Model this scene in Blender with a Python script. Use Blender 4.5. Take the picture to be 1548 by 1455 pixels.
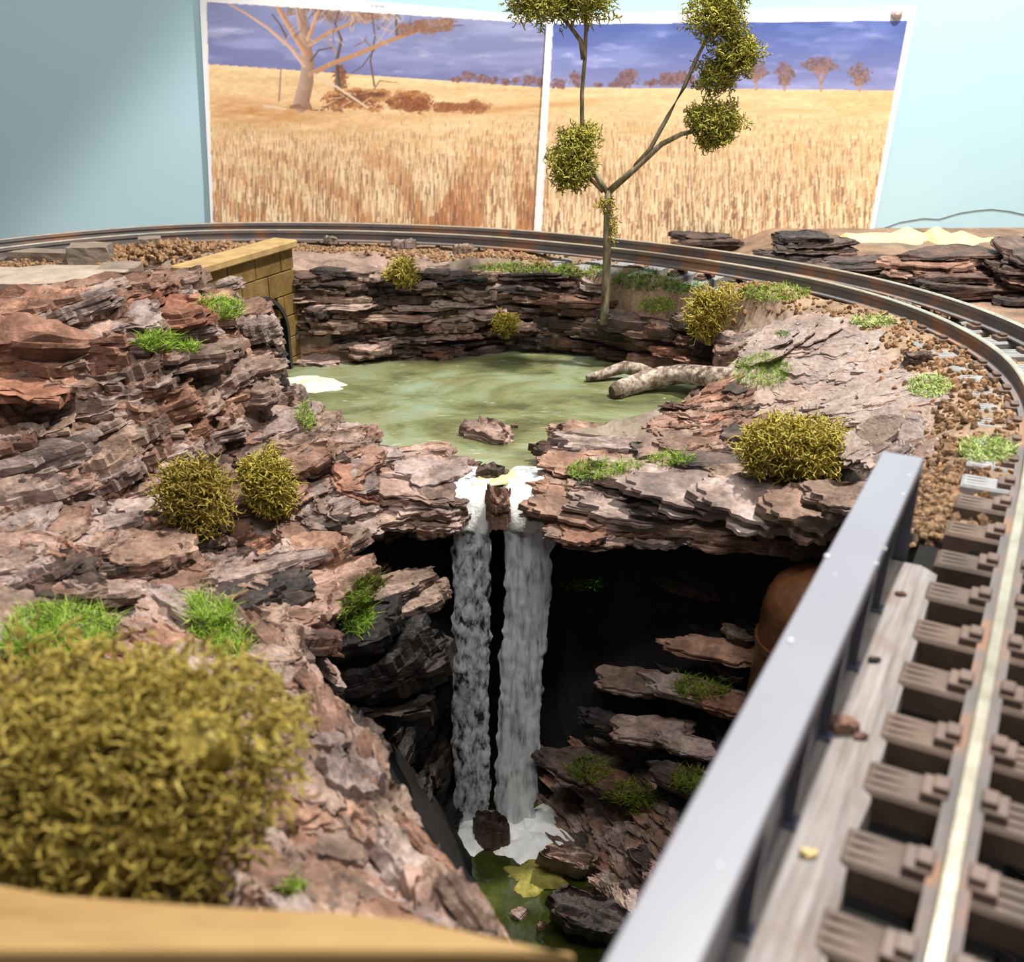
import bpy, bmesh, math, random
import numpy as np
from mathutils import Vector, Matrix, Euler

# ------------------------------------------------------------------ camera, world, lights
SC = bpy.context.scene
COL = SC.collection
for o in list(bpy.data.objects):
    bpy.data.objects.remove(o)

IMG_W, IMG_H = 1548, 1455
FPX = 1550.0
CX, CY = IMG_W / 2, IMG_H / 2
HCAM = 0.20                                   # lens height above the sleepers (garden-scale model railway)
PITCH = math.atan((CY - 49) / FPX)
CAM = Vector((0, 0, HCAM))

cam_d = bpy.data.cameras.new('camera')
cam = bpy.data.objects.new('camera', cam_d)
COL.objects.link(cam)
cam.location = CAM
cam.rotation_euler = (math.pi / 2 - PITCH, 0, 0)
cam_d.sensor_fit = 'HORIZONTAL'
cam_d.sensor_width = 36
cam_d.lens = 36 * FPX / IMG_W
cam_d.clip_start = 0.01
cam_d.clip_end = 50
cam_d.dof.use_dof = True
cam_d.dof.focus_distance = 0.78
cam_d.dof.aperture_fstop = 13
SC.camera = cam

w = bpy.data.worlds.new('room_light')
SC.world = w
w.use_nodes = True
w.node_tree.nodes['Background'].inputs[0].default_value = (0.95, 0.97, 1.0, 1)
w.node_tree.nodes['Background'].inputs[1].default_value = 0.23

def lamp(name, typ, loc, target, energy, color, **kw):
    d = bpy.data.lights.new(name, typ)
    d.energy = energy
    d.color = color
    for k, v in kw.items():
        setattr(d, k, v)
    o = bpy.data.objects.new(name, d)
    COL.objects.link(o)
    o.location = loc
    o.rotation_euler = (Vector(target) - Vector(loc)).to_track_quat('-Z', 'Y').to_euler()
    return o

# the lamp hanging over the layout and a soft area fill, added without a known source
lamp('layout_lamp', 'SPOT', (0.42, 0.80, 1.25), (0.3, 0.6, -0.1), 152, (1.0, 0.95, 0.88),
     spot_size=math.radians(82), spot_blend=0.12, shadow_soft_size=0.03)
lamp('area_fill', 'AREA', (0.1, -0.2, 1.9), (0.0, 0.8, 0.0), 29, (1.0, 0.97, 0.94),
     shape='RECTANGLE', size=1.2, size_y=0.15)

SC.view_settings.view_transform = 'Standard'
SC.view_settings.look = 'None'
SC.view_settings.exposure = 0.0
SC.view_settings.gamma = 1.0
SC.view_settings.use_curve_mapping = False

# ------------------------------------------------------------------ helpers
rnd = random.Random(11)
nr = np.random.RandomState(5)
CP, SP = math.cos(PITCH), math.sin(PITCH)

def ray(x, y):
    a = (x - CX) / FPX
    b = (y - CY) / FPX
    return Vector((a, CP - b * SP, -SP - b * CP))

def PZ(x, y, z):                               # pixel -> point on a level plane
    d = ray(x, y)
    return CAM + d * ((z - HCAM) / d.z)

def PY(x, y, Y):                               # pixel -> point on an upright plane
    d = ray(x, y)
    return CAM + d * (Y / d.y)

def proj(p):
    v = Vector(p) - CAM
    zc = v.y * CP - v.z * SP
    return CX + FPX * v.x / zc, CY - FPX * (v.y * SP + v.z * CP) / zc

def hash3(i, j, k, s):
    n = (i.astype(np.int64) * 374761393 + j.astype(np.int64) * 668265263 + k.astype(np.int64) * 2147483647 + s * 1274126177)
    n = (n ^ (n >> 13)) * 1274126177
    n = n & 0x7fffffff
    n = (n ^ (n >> 16)) & 0xffffff
    return n / float(0xffffff)

def vnoise(x, y, z=0.0, s=0):
    x, y, z = np.broadcast_arrays(np.asarray(x, float), np.asarray(y, float), np.asarray(z, float))
    i, j, k = np.floor(x), np.floor(y), np.floor(z)
    fx, fy, fz = x - i, y - j, z - k
    fx, fy, fz = [t * t * (3 - 2 * t) for t in (fx, fy, fz)]
    r = 0
    for a in (0, 1):
        for b in (0, 1):
            for c in (0, 1):
                r = r + hash3(i + a, j + b, k + c, s) * (fx if a else 1 - fx) * (fy if b else 1 - fy) * (fz if c else 1 - fz)
    return r * 2 - 1

def fbm(x, y, z=0.0, s=0, o=4):
    r, a = 0, 1.0
    for q in range(o):
        r = r + a * vnoise(np.asarray(x) * 2 ** q, np.asarray(y) * 2 ** q, np.asarray(z) * 2 ** q, s + q * 7)
        a *= 0.5
    return r

def put(name, me, mat=None, parent=None, loc=None):
    o = bpy.data.objects.new(name, me)
    COL.objects.link(o)
    if parent is not None:
        o.parent = parent
    if loc is not None:
        o.location = loc
    if mat is not None and not me.materials:
        me.materials.append(mat)
    return o

def mesh(name, V, F, smooth=False):
    me = bpy.data.meshes.new(name)
    V = np.asarray(V, np.float32)
    if isinstance(F, np.ndarray):
        n, k = F.shape
        me.vertices.add(len(V))
        me.vertices.foreach_set('co', V.ravel())
        me.loops.add(n * k)
        me.loops.foreach_set('vertex_index', F.astype(np.int32).ravel())
        me.polygons.add(n)
        me.polygons.foreach_set('loop_start', np.arange(0, n * k, k, dtype=np.int32))
        me.update(calc_edges=True)
    else:
        me.from_pydata([tuple(map(float, v)) for v in V], [], F)
    me.polygons.foreach_set('use_smooth', [smooth] * len(me.polygons))
    me.update()
    return me

def tag(o, label, cat, group=None):
    o['label'] = label
    o['category'] = cat
    if group:
        o['group'] = group
    return o

def empty(name, loc, label, cat, group=None):
    o = bpy.data.objects.new(name, None)
    COL.objects.link(o)
    o.location = loc
    o.empty_display_size = 0.02
    return tag(o, label, cat, group)

def struct(o):
    o['kind'] = 'structure'
    return o

def gridfaces(nu, nv, wrap=False):
    i = np.arange(nu - (0 if wrap else 1))
    j = np.arange(nv - 1)
    I, J = np.meshgrid(i, j, indexing='ij')
    I2 = (I + 1) % nu
    return np.stack([I * nv + J, I2 * nv + J, I2 * nv + J + 1, I * nv + J + 1], -1).reshape(-1, 4)

class MB:                                      # collects boxes, prisms and tubes for ONE part
    def __init__(s):
        s.V, s.F = [], []
    def add(s, V, F):
        b = len(s.V)
        s.V += [tuple(v) for v in V]
        s.F += [tuple(i + b for i in f) for f in F]
        return s
    def box(s, c, d, m=None):
        V = [Vector((c[0] + sx * d[0] / 2, c[1] + sy * d[1] / 2, c[2] + sz * d[2] / 2)) for sx in (-1, 1) for sy in (-1, 1) for sz in (-1, 1)]
        if m is not None:
            V = [m @ v for v in V]
        return s.add(V, [(0, 1, 3, 2), (4, 6, 7, 5), (0, 4, 5, 1), (2, 3, 7, 6), (0, 2, 6, 4), (1, 5, 7, 3)])
    def tube(s, pts, rad, n=8, wob=0.0, sd=0, cap=True):
        pts = [Vector(p) for p in pts]
        rings = []
        for i, p in enumerate(pts):
            t = (pts[min(i + 1, len(pts) - 1)] - pts[max(i - 1, 0)]).normalized()
            ref = Vector((0, 0, 1)) if abs(t.z) < 0.9 else Vector((1, 0, 0))
            a = t.cross(ref).normalized()
            b = t.cross(a).normalized()
            r = rad[i] if hasattr(rad, '__len__') else rad
            ring = []
            for k in range(n):
                th = 2 * math.pi * k / n
                rr = r * (1 + wob * float(vnoise(math.cos(th) * 1.5 + sd, math.sin(th) * 1.5, i * 0.6, sd)))
                ring.append(p + a * (math.cos(th) * rr) + b * (math.sin(th) * rr))
            rings.append(ring)
        V = [v for r in rings for v in r]
        F = []
        for i in range(len(pts) - 1):
            for k in range(n):
                F.append((i * n + k, i * n + (k + 1) % n, (i + 1) * n + (k + 1) % n, (i + 1) * n + k))
        if cap:
            F.append(tuple(range(n))[::-1])
            F.append(tuple((len(pts) - 1) * n + k for k in range(n)))
        return s.add(V, F)
    def build(s, name, mat, parent=None, loc=None, bevel=0, smooth=False):
        me = mesh(name, s.V, s.F, smooth)
        bm = bmesh.new()
        bm.from_mesh(me)
        bmesh.ops.recalc_face_normals(bm, faces=bm.faces)
        if bevel:
            bmesh.ops.bevel(bm, geom=[e for e in bm.edges if e.calc_face_angle(0) > 0.6], offset=bevel, segments=1, affect='EDGES')
        bm.to_mesh(me)
        bm.free()
        return put(name, me, mat, parent, loc)

# ------------------------------------------------------------------ materials
class Nd:
    def __init__(s, name):
        s.m = bpy.data.materials.new(name)
        s.m.use_nodes = True
        s.t = s.m.node_tree
        s.b = s.t.nodes['Principled BSDF']
    def n(s, typ, **kw):
        x = s.t.nodes.new(typ)
        for k, v in kw.items():
            if k in x.inputs:
                x.inputs[k].default_value = v
            else:
                setattr(x, k, v)
        return x
    def l(s, a, b):
        s.t.links.new(a, b)
    def pos(s, scale=(1, 1, 1), rot=(0, 0, 0), obj=False):
        src = s.n('ShaderNodeTexCoord').outputs['Object'] if obj else s.n('ShaderNodeNewGeometry').outputs['Position']
        mp = s.n('ShaderNodeMapping')
        mp.inputs['Scale'].default_value = scale
        mp.inputs['Rotation'].default_value = rot
        s.l(src, mp.inputs[0])
        return mp.outputs[0]
    def noise(s, vec, scale, detail=5, rough=0.6, dist=0.0):
        x = s.n('ShaderNodeTexNoise')
        x.inputs['Scale'].default_value = scale
        x.inputs['Detail'].default_value = detail
        x.inputs['Roughness'].default_value = rough
        x.inputs['Distortion'].default_value = dist
        s.l(vec, x.inputs['Vector'])
        return x.outputs['Fac']
    def ramp(s, fac, stops):
        x = s.n('ShaderNodeValToRGB')
        e = x.color_ramp.elements
        while len(e) < len(stops):
            e.new(0.5)
        for q, (p, c) in zip(e, stops):
            q.position = p
            q.color = (*c, 1) if len(c) == 3 else c
        s.l(fac, x.inputs[0])
        return x.outputs[0]
    def mix(s, fac, a, b, mode='MIX'):
        x = s.n('ShaderNodeMix', data_type='RGBA', blend_type=mode)
        for v, i in ((fac, 0), (a, 6), (b, 7)):
            if isinstance(v, (int, float)):
                x.inputs[i].default_value = v
            elif isinstance(v, tuple):
                x.inputs[i].default_value = (*v, 1)
            else:
                s.l(v, x.inputs[i])
        return x.outputs[2]
    def bump(s, h, strength, dist):
        x = s.n('ShaderNodeBump')
        x.inputs['Strength'].default_value = strength
        x.inputs['Distance'].default_value = dist
        s.l(h, x.inputs['Height'])
        s.l(x.outputs[0], s.b.inputs['Normal'])
    def col(s, c):
        if isinstance(c, tuple):
            s.b.inputs['Base Color'].default_value = (*c, 1)
        else:
            s.l(c, s.b.inputs['Base Color'])
    def set(s, rough=0.6, spec=0.5, metal=0.0):
        s.b.inputs['Roughness'].default_value = rough
        s.b.inputs['Specular IOR Level'].default_value = spec
        s.b.inputs['Metallic'].default_value = metal
        return s

def srgb(r, g, b):
    return tuple(((c / 255) / 12.92 if c / 255 < 0.04045 else ((c / 255 + 0.055) / 1.055) ** 2.4) for c in (r, g, b))

def bark_mat(name, tones, grain=1.0, rough=0.62):
    N = Nd(name).set(rough, 0.4)
    p = N.pos()
    a = N.noise(p, 38, 6, 0.65, 0.4)
    c = N.ramp(a, [(0.25, tones[0]), (0.45, tones[1]), (0.60, tones[2]), (0.78, tones[3])])
    r = N.n('ShaderNodeObjectInfo').outputs['Random']
    t = N.ramp(r, [(0.0, tones[4]), (0.35, (1, 1, 1)), (0.7, tones[5]), (1.0, tones[6])])
    c = N.mix(1.0, c, t, 'MULTIPLY')
    fine = N.noise(N.pos((1, 1, 3.0)), 260, 4, 0.7)
    c = N.mix(0.55, c, N.ramp(fine, [(0.3, (0.35, 0.33, 0.32)), (0.62, (1.25, 1.2, 1.18))]), 'MULTIPLY')
    N.col(c)
    h = N.noise(N.pos((1, 1, 2.2)), 150, 6, 0.7, 0.6)
    N.bump(h, 0.9, 0.0022 * grain)
    return N.m

BT = [(0.06, 0.036, 0.028), (0.205, 0.135, 0.10), (0.385, 0.275, 0.215), (0.53, 0.41, 0.345),
      (0.62, 0.60, 0.60), (1.0, 0.95, 0.9), (1.2, 0.93, 0.78)]
M_BARK = bark_mat('pine_bark_brown', BT)
M_BARKD = bark_mat('pine_bark_dark', [(0.012, 0.009, 0.008), (0.045, 0.03, 0.024), (0.12, 0.078, 0.06), (0.25, 0.165, 0.125),
                                     (0.55, 0.58, 0.62), (1.0, 0.95, 0.9), (1.35, 0.95, 0.75)], 1.0, 0.5)
M_BARKR = bark_mat('pine_bark_red', [(0.06, 0.028, 0.02), (0.19, 0.105, 0.072), (0.34, 0.21, 0.155), (0.46, 0.32, 0.26),
                                    (0.8, 0.75, 0.72), (1.0, 0.92, 0.86), (1.2, 0.9, 0.75)])
M_BARKG = bark_mat('pine_bark_greyed', [(0.07, 0.05, 0.042), (0.25, 0.18, 0.152), (0.45, 0.345, 0.305), (0.58, 0.48, 0.435),
                                       (0.8, 0.82, 0.85), (1.0, 0.95, 0.92), (1.1, 0.9, 0.78)])

M_BARKSH = bark_mat('pine_bark_shade', [(0.004, 0.003, 0.003), (0.013, 0.010, 0.009), (0.030, 0.022, 0.018), (0.075, 0.054, 0.042),
                                      (0.6, 0.62, 0.66), (1.0, 0.95, 0.9), (1.5, 1.05, 0.8)], 1.0, 0.42)  # near-black bark tones put the gorge's shade into the colour
M_SHEET = bark_mat('bark_sheet_pale', [(0.17, 0.125, 0.105), (0.31, 0.24, 0.21), (0.40, 0.325, 0.29), (0.47, 0.40, 0.37),
                                       (0.9, 0.9, 0.92), (1.0, 0.97, 0.95), (1.05, 0.92, 0.84)], 0.8)

def plain(name, c, rough=0.6, spec=0.4, var=0.25, scale=60, bump=0.0, bs=200, metal=0.0, obj=False):
    N = Nd(name).set(rough, spec, metal)
    f = N.noise(N.pos(obj=obj), scale, 5, 0.6)
    lo = tuple(max(0, q * (1 - var)) for q in c)
    hi = tuple(min(1, q * (1 + var)) for q in c)
    N.col(N.ramp(f, [(0.3, lo), (0.7, hi)]))
    if bump:
        N.bump(N.noise(N.pos(obj=obj), bs, 5, 0.65), 0.8, bump)
    return N.m

def strand_mat(name, a, b, c):
    N = Nd(name).set(0.6, 0.25)
    f = N.noise(N.pos(), 190, 3, 0.6)
    N.col(N.ramp(f, [(0.3, a), (0.5, b), (0.7, c)]))
    N.b.inputs['Subsurface Weight'].default_value = 0.0
    return N.m

M_LICH = strand_mat('lichen_olive', (0.20, 0.155, 0.015), (0.40, 0.32, 0.05), (0.56, 0.47, 0.12))
M_LICHB = strand_mat('lichen_brownish', (0.12, 0.085, 0.010), (0.29, 0.215, 0.035), (0.44, 0.35, 0.08))
M_LICHO = strand_mat('lichen_ochre', (0.14, 0.10, 0.012), (0.33, 0.245, 0.045), (0.50, 0.40, 0.10))
M_LEAF = strand_mat('tree_leaf_green', (0.13, 0.135, 0.013), (0.32, 0.30, 0.04), (0.54, 0.47, 0.11))
M_GRASS = strand_mat('static_grass_green', (0.13, 0.23, 0.02), (0.27, 0.42, 0.045), (0.42, 0.57, 0.10))
M_GRASSD = strand_mat('static_grass_dark', (0.03, 0.10, 0.008), (0.09, 0.22, 0.015), (0.17, 0.33, 0.03))
M_GRASSO = strand_mat('static_grass_olive', (0.05, 0.075, 0.005), (0.14, 0.18, 0.012), (0.24, 0.28, 0.03))
M_GRASSY = strand_mat('flock_pale_green', (0.30, 0.42, 0.12), (0.48, 0.60, 0.22), (0.62, 0.70, 0.32))
# ------------------------------------------------------------------ track path
def catmull(P, n=24):
    P = [np.array(p, float) for p in P]
    P = [2 * P[0] - P[1]] + P + [2 * P[-1] - P[-2]]
    out = []
    for i in range(1, len(P) - 2):
        for k in range(n):
            t = k / n
            a, b, c, d = P[i - 1], P[i], P[i + 1], P[i + 2]
            out.append(0.5 * (2 * b + (c - a) * t + (2 * a - 5 * b + 4 * c - d) * t * t + (3 * b - a - 3 * c + d) * t ** 3))
    out.append(P[-2])
    return np.array(out)

def resample(C, step):
    s = np.r_[0, np.cumsum(np.hypot(*np.diff(C, axis=0).T))]
    q = np.arange(0, s[-1], step)
    return np.c_[np.interp(q, s, C[:, 0]), np.interp(q, s, C[:, 1])]

GAUGE = 0.045
td = np.array([0.472, 0.8816])
inner_ctl = [np.array([0.2, 0.364]) - td * d for d in (0.42, 0.28, 0.14)] + [
    (0.2, 0.364), (0.254, 0.466), (0.298, 0.560), (0.316, 0.655), (0.298, 0.765), (0.240, 0.866), (0.135, 0.960),
    (0.0, 1.036), (-0.11, 1.069), (-0.225, 1.083), (-0.328, 1.077), (-0.415, 1.042), (-0.49, 0.985), (-0.57, 0.90), (-0.63, 0.80), (-0.66, 0.70)]
INNER = resample(catmull(inner_ctl), 0.004)
for _ in range(60):
    INNER[1:-1] = 0.5 * INNER[1:-1] + 0.25 * (INNER[:-2] + INNER[2:])
TAN = np.gradient(INNER, axis=0)
TAN /= np.hypot(*TAN.T)[:, None]
NOR = np.c_[TAN[:, 1], -TAN[:, 0]]            # to the outside of the curve
CENT = INNER + NOR * GAUGE / 2

def seg_dist(X, Y, poly, closed=True):
    d = np.full(X.shape, 1e9)
    n = len(poly)
    for i in range(n if closed else n - 1):
        ax, ay = poly[i]
        bx, by = poly[(i + 1) % n]
        dx, dy = bx - ax, by - ay
        t = np.clip(((X - ax) * dx + (Y - ay) * dy) / (dx * dx + dy * dy + 1e-12), 0, 1)
        d = np.minimum(d, np.hypot(X - ax - t * dx, Y - ay - t * dy))
    return d

def inside(X, Y, poly):
    r = np.zeros(X.shape, bool)
    n = len(poly)
    for i in range(n):
        ax, ay = poly[i]
        bx, by = poly[(i + 1) % n]
        c = ((ay > Y) != (by > Y)) & (X < (bx - ax) * (Y - ay) / (by - ay + 1e-12) + ax)
        r ^= c
    return r

def sdist(X, Y, poly):                         # positive inside
    d = seg_dist(X, Y, poly)
    return np.where(inside(X, Y, poly), d, -d)

# ------------------------------------------------------------------ terrain
ZP = -0.085                                    # pond level
ZS = -0.345                                    # stream level
pond_px = [(392, 580), (388, 560), (396, 549), (432, 551), (540, 547), (640, 541), (760, 528), (830, 530), (900, 534), (985, 545), (1040, 565), (1060, 585),
           (1045, 612), (1020, 648), (930, 665), (842, 682), (838, 715), (842, 748), (684, 748), (690, 718), (570, 690), (520, 668), (450, 648), (412, 610)]
POND = [tuple(PZ(x, y, ZP)[:2]) for x, y in pond_px]
GORGE = [(0.015, 0.20), (-0.005, 0.262), (-0.030, 0.31), (-0.064, 0.37), (-0.105, 0.44), (-0.125, 0.50), (-0.118, 0.585), (-0.085, 0.655), (-0.045, 0.672),
         (0.035, 0.672), (0.10, 0.645), (0.165, 0.63), (0.205, 0.59), (0.205, 0.51), (0.178, 0.43), (0.20, 0.392), (0.32, 0.37), (0.55, 0.30),
         (0.55, -0.1), (0.05, -0.1)]
ctl = []
for px, py, z in [(0, 450, .004), (150, 430, 0), (250, 420, 0), (50, 530, .002), (200, 530, 0), (200, 640, -.04), (200, 740, -.072),
                  (200, 820, -.076), (200, 900, -.076), (200, 1000, -.070), (200, 1100, -.066), (200, 1200, -.058), (200, 1300, -.05),
                  (0, 545, .002), (0, 640, -.035), (0, 740, -.065), (0, 900, -.066), (0, 1100, -.062), (0, 1300, -.045), (372, 480, -.010), (330, 470, -.002),
                  (375, 530, -.03), (340, 560, -.022), (350, 625, -.055), (350, 700, -.080), (350, 850, -.090), (400, 950, -.09), (450, 650, -.078), (450, 700, -.072),
                  (450, 800, -.096), (500, 1020, -.094), (400, 1100, -.078), (400, 1250, -.07), (600, 1150, -.09), (600, 1250, -.1), (740, 1390, -.095),
                  (600, 700, -.076), (640, 750, -.08), (520, 750, -.085),
                  (1200, 480, -.012), (1100, 440, -.01), (1000, 415, -.008), (1300, 560, -.022), (1150, 620, -.058), (1200, 740, -.064),
                  (1100, 760, -.072), (900, 740, -.078), (1300, 680, -.035), (1390, 800, -.012), (1390, 700, -.020), (1250, 790, -.066),
                  (500, 383, -.008), (600, 385, -.008), (700, 395, -.010), (850, 412, -.014), (930, 440, -.03), (1000, 462, -.04), (1080, 500, -.055)]:
    p = PZ(px, py, z)
    ctl.append((p.x, p.y, z))
for i in range(0, len(CENT), 14):
    for off in (-0.055, 0, 0.055):
        q = CENT[i] + NOR[i] * off
        ctl.append((q[0], q[1], -0.0075 if CENT[i][1] < 0.47 else (-0.0035 if CENT[i][1] < 0.72 else -0.0005)))
for x in np.linspace(-1.0, 0.9, 9):
    ctl.append((x, 1.22, -0.008))
for x, y, z in [(0.5, 0.5, -.01), (0.55, 0.8, -.01), (0.45, 0.38, -.01), (-0.9, 0.8, 0), (-0.9, 0.4, -.03), (-0.9, 0.1, -.04), (-0.6, 0.6, 0), (-0.5, 0.3, -.03),
                (-0.5, 0.1, -.04), (-0.2, 0.08, -.05), (0, 0.05, -.07)]:
    ctl.append((x, y, z))
ctl = np.array(ctl)

def rbf(C, X, Y, val=2):
    A = np.hypot(C[:, None, 0] - C[None, :, 0], C[:, None, 1] - C[None, :, 1])
    A = np.sqrt(A * A + 0.02 ** 2)
    n = len(C)
    K = np.zeros((n + 1, n + 1))
    K[:n, :n] = A - 0.004 * np.eye(n)
    K[:n, n] = K[n, :n] = 1
    wv = np.linalg.solve(K, np.r_[C[:, val], 0])
    r = np.full(X.shape, wv[n])
    for i in range(n):
        r = r + wv[i] * np.sqrt((X - C[i, 0]) ** 2 + (Y - C[i, 1]) ** 2 + 0.02 ** 2)
    return r

GX = np.arange(-0.95, 0.80, 0.0035)
GY = np.arange(0.03, 1.222, 0.0035)
X, Y = np.meshgrid(GX, GY, indexing='ij')
TOP = rbf(ctl, X, Y)
dtrack = seg_dist(X, Y, [tuple(c) for c in CENT[::6]], False)
dp = sdist(X, Y, POND)
dg = sdist(X, Y, GORGE)
# how steeply the ground climbs from the pond: steep at the back and left, a gentle beach to the right
sl = np.array([(0.0, 0.99, 7), (-0.2, 0.93, 7), (0.08, 0.95, 9), (0.13, 0.92, 6), (0.17, 0.87, 1.8), (0.2, 0.8, 1.0), (0.18, 0.72, 1.0), (0.06, 0.66, 2.0),
               (-0.05, 0.68, 1.5), (-0.12, 0.71, 1.2), (-0.16, 0.76, 3.0), (-0.19, 0.80, 6.0), (-0.21, 0.85, 9), (-0.23, 0.87, 9)])
W = sum(1 / ((X - a) ** 2 + (Y - b) ** 2 + 1e-4) ** 1.5 for a, b, c in sl)
SLOPE = sum(c / ((X - a) ** 2 + (Y - b) ** 2 + 1e-4) ** 1.5 for a, b, c in sl) / W
Z = np.minimum(TOP, np.where(dp > 0, ZP - 0.004 - 0.012 * np.clip(dp / 0.03, 0, 1), ZP - 0.004 + SLOPE * np.maximum(-dp, 0)))
wT = np.clip((dtrack - 0.051) / 0.008, 0, 1)
Z = Z * wT + TOP * (1 - wT)
stream = [(-0.012, 0.66), (0.0, 0.60), (0.03, 0.50), (0.045, 0.40), (0.05, 0.2), (0.05, -0.1)]
ds = seg_dist(X, Y, stream, False)
sx = np.interp(Y, [p[1] for p in stream][::-1], [p[0] for p in stream][::-1])
right = X > sx
FLOOR = ZS - 0.012 + np.where(right, 1.05, 2.2) * np.maximum(ds - 0.034, 0)
FLOOR = np.minimum(FLOOR, -0.10)
INS = np.maximum(FLOOR, np.minimum(Z, -0.02) - 6.5 * dg)
Z = np.where(dg > 0, np.minimum(Z, INS), Z)
rocky = np.clip((dtrack - 0.065) / 0.03, 0, 1) * np.where(dp > 0, 0, 1)
plast = np.clip((X - 0.10) / 0.05, 0, 1) * np.clip((Y - 0.55) / 0.06, 0, 1) * np.where(dg > -0.01, 0, 1)
plast = plast * inside(X, Y, [tuple(c) for c in CENT[::8]])
outw = (~inside(X, Y, [tuple(c) for c in CENT[::8]])) & (Y > 0.6)
amp = rocky * (1 - 0.6 * plast) * np.where(outw, 0.15, 1.0)
fall = np.clip((dtrack - 0.056) / 0.02, 0, 1) * np.clip((0.30 - X) / 0.07, 0, 1)
Z = np.where(outw, np.minimum(Z, -0.006) - 0.026 * fall, Z)
Z = Z + amp * (0.0045 * fbm(X * 28, Y * 28, s=3) + 0.003 * fbm(X * 80, Y * 80, s=9, o=3))
Z = Z + plast * rocky * 0.0016 * np.abs(fbm(X * 60 + 2 * fbm(X * 12, Y * 12, s=2), Y * 35 + 2 * fbm(X * 12, Y * 12, s=5), s=4))
Z = Z + (1 - rocky) * np.where(dp > 0, 0, 1) * 0.0008 * fbm(X * 150, Y * 150, s=8, o=2)
leftz = np.clip((-0.10 - X) / 0.05, 0, 1) * np.clip((Y - 0.40) / 0.08, 0, 1) * np.clip((0.84 - Y) / 0.05, 0, 1) * rocky * np.clip((-dp - 0.01) / 0.05, 0, 1)
Z = Z + leftz * 0.015 * fbm(X * 14, Y * 14, s=19, o=3)
V = np.stack([X, Y, Z], -1).reshape(-1, 3)
gme = mesh('ground', V, gridfaces(len(GX), len(GY)), True)

def zone(c):
    return np.array(c, float)[None, None, :]
n1 = fbm(X * 22, Y * 22, s=31)[..., None]
n2 = fbm(X * 60, Y * 60, s=37)[..., None]
C = zone((0.24, 0.165, 0.13)) * (1 + 0.35 * n2)
outc = ~inside(X, Y, [tuple(c) for c in CENT[::8]]) & (Y > 0.5)
C = np.where(outc[..., None], zone((0.20, 0.13, 0.085)) * (1 + 0.35 * n2), C)
pl = (zone((0.42, 0.335, 0.295)) * (1 + 0.15 * n2) + zone((-0.05, 0.0, 0.03)) * np.clip(n1, 0, 1))
C = C + (pl - C) * np.clip(plast * 1.1, 0, 1)[..., None]
tr = zone((0.26, 0.18, 0.115)) * (1 + 0.3 * n2)
C = C + (tr - C) * np.clip(1 - (dtrack - 0.055) / 0.03, 0, 1)[..., None]
gr = zone((0.15, 0.15, 0.11)) * (1 + 0.3 * n2)
C = C + (gr - C) * (np.clip(n1 * 1.6 - 0.35, 0, 0.5) * rocky[..., None])
C = np.where((dg > -0.004)[..., None], zone((0.012, 0.010, 0.009)) * (1 + 0.4 * n2), C)  # shade of the gorge painted into the ground colour
C = np.clip(C, 0.004, 1)
ca = gme.color_attributes.new('Col', 'FLOAT_COLOR', 'POINT')
ca.data.foreach_set('color', np.concatenate([C, np.ones_like(C[..., :1])], -1).astype(np.float32).ravel())
N = Nd('painted_ground').set(0.75, 0.3)
at = N.n('ShaderNodeAttribute', attribute_name='Col').outputs['Color']
fn = N.noise(N.pos(), 330, 4, 0.7)
N.col(N.mix(0.6, at, N.ramp(fn, [(0.3, (0.45, 0.43, 0.42)), (0.65, (1.25, 1.22, 1.2))]), 'MULTIPLY'))
wv = N.n('ShaderNodeTexWave', wave_type='BANDS')
wv.inputs['Scale'].default_value = 22
wv.inputs['Distortion'].default_value = 40
wv.inputs['Detail'].default_value = 6
wv.inputs['Detail Scale'].default_value = 0.35
N.l(N.pos(rot=(0, 0, 0.7)), wv.inputs[0])
hh = N.n('ShaderNodeMath', operation='ADD')
N.l(wv.outputs['Fac'], hh.inputs[0])
N.l(N.noise(N.pos(), 210, 5, 0.7), hh.inputs[1])
N.bump(hh.outputs[0], 0.55, 0.0010)
ground = struct(put('ground', gme, N.m))

def gz(x, y):                                   # terrain height
    i = (x - GX[0]) / 0.0035
    j = (y - GY[0]) / 0.0035
    i0 = int(min(max(i, 0), len(GX) - 2))
    j0 = int(min(max(j, 0), len(GY) - 2))
    a, b = min(max(i - i0, 0), 1), min(max(j - j0, 0), 1)
    return float((Z[i0, j0] * (1 - a) + Z[i0 + 1, j0] * a) * (1 - b) + (Z[i0, j0 + 1] * (1 - a) + Z[i0 + 1, j0 + 1] * a) * b)

def hitg(px, py):                               # pixel -> point on the bare ground
    d = ray(px, py)
    t = 0.05
    while t < 2.2:
        p = CAM + d * t
        if p.y > 1.215:
            return p
        if p.z < gz(p.x, p.y):
            lo, hi = t - 0.004, t
            for _ in range(12):
                m = (lo + hi) / 2
                q = CAM + d * m
                if q.z < gz(q.x, q.y):
                    hi = m
                else:
                    lo = m
            return CAM + d * hi
        t += 0.004
    return CAM + d * t

def gnorm(x, y, e=0.008):
    return Vector((gz(x - e, y) - gz(x + e, y), gz(x, y - e) - gz(x, y + e), 2 * e)).normalized()

# ------------------------------------------------------------------ wall behind the layout
WY = 1.205
N = Nd('sky_blue_wall_paint').set(0.55, 0.3)
N.col(N.ramp(N.noise(N.pos(), 3, 3), [(0.3, (0.44, 0.66, 0.75)), (0.7, (0.48, 0.69, 0.77))]))
N.bump(N.noise(N.pos(), 400, 3), 0.15, 0.0004)
M_WALL = N.m
struct(MB().box((0, WY + 0.02, 0.35), (3.2, 0.04, 1.5)).build('wall_back', M_WALL))

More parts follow.
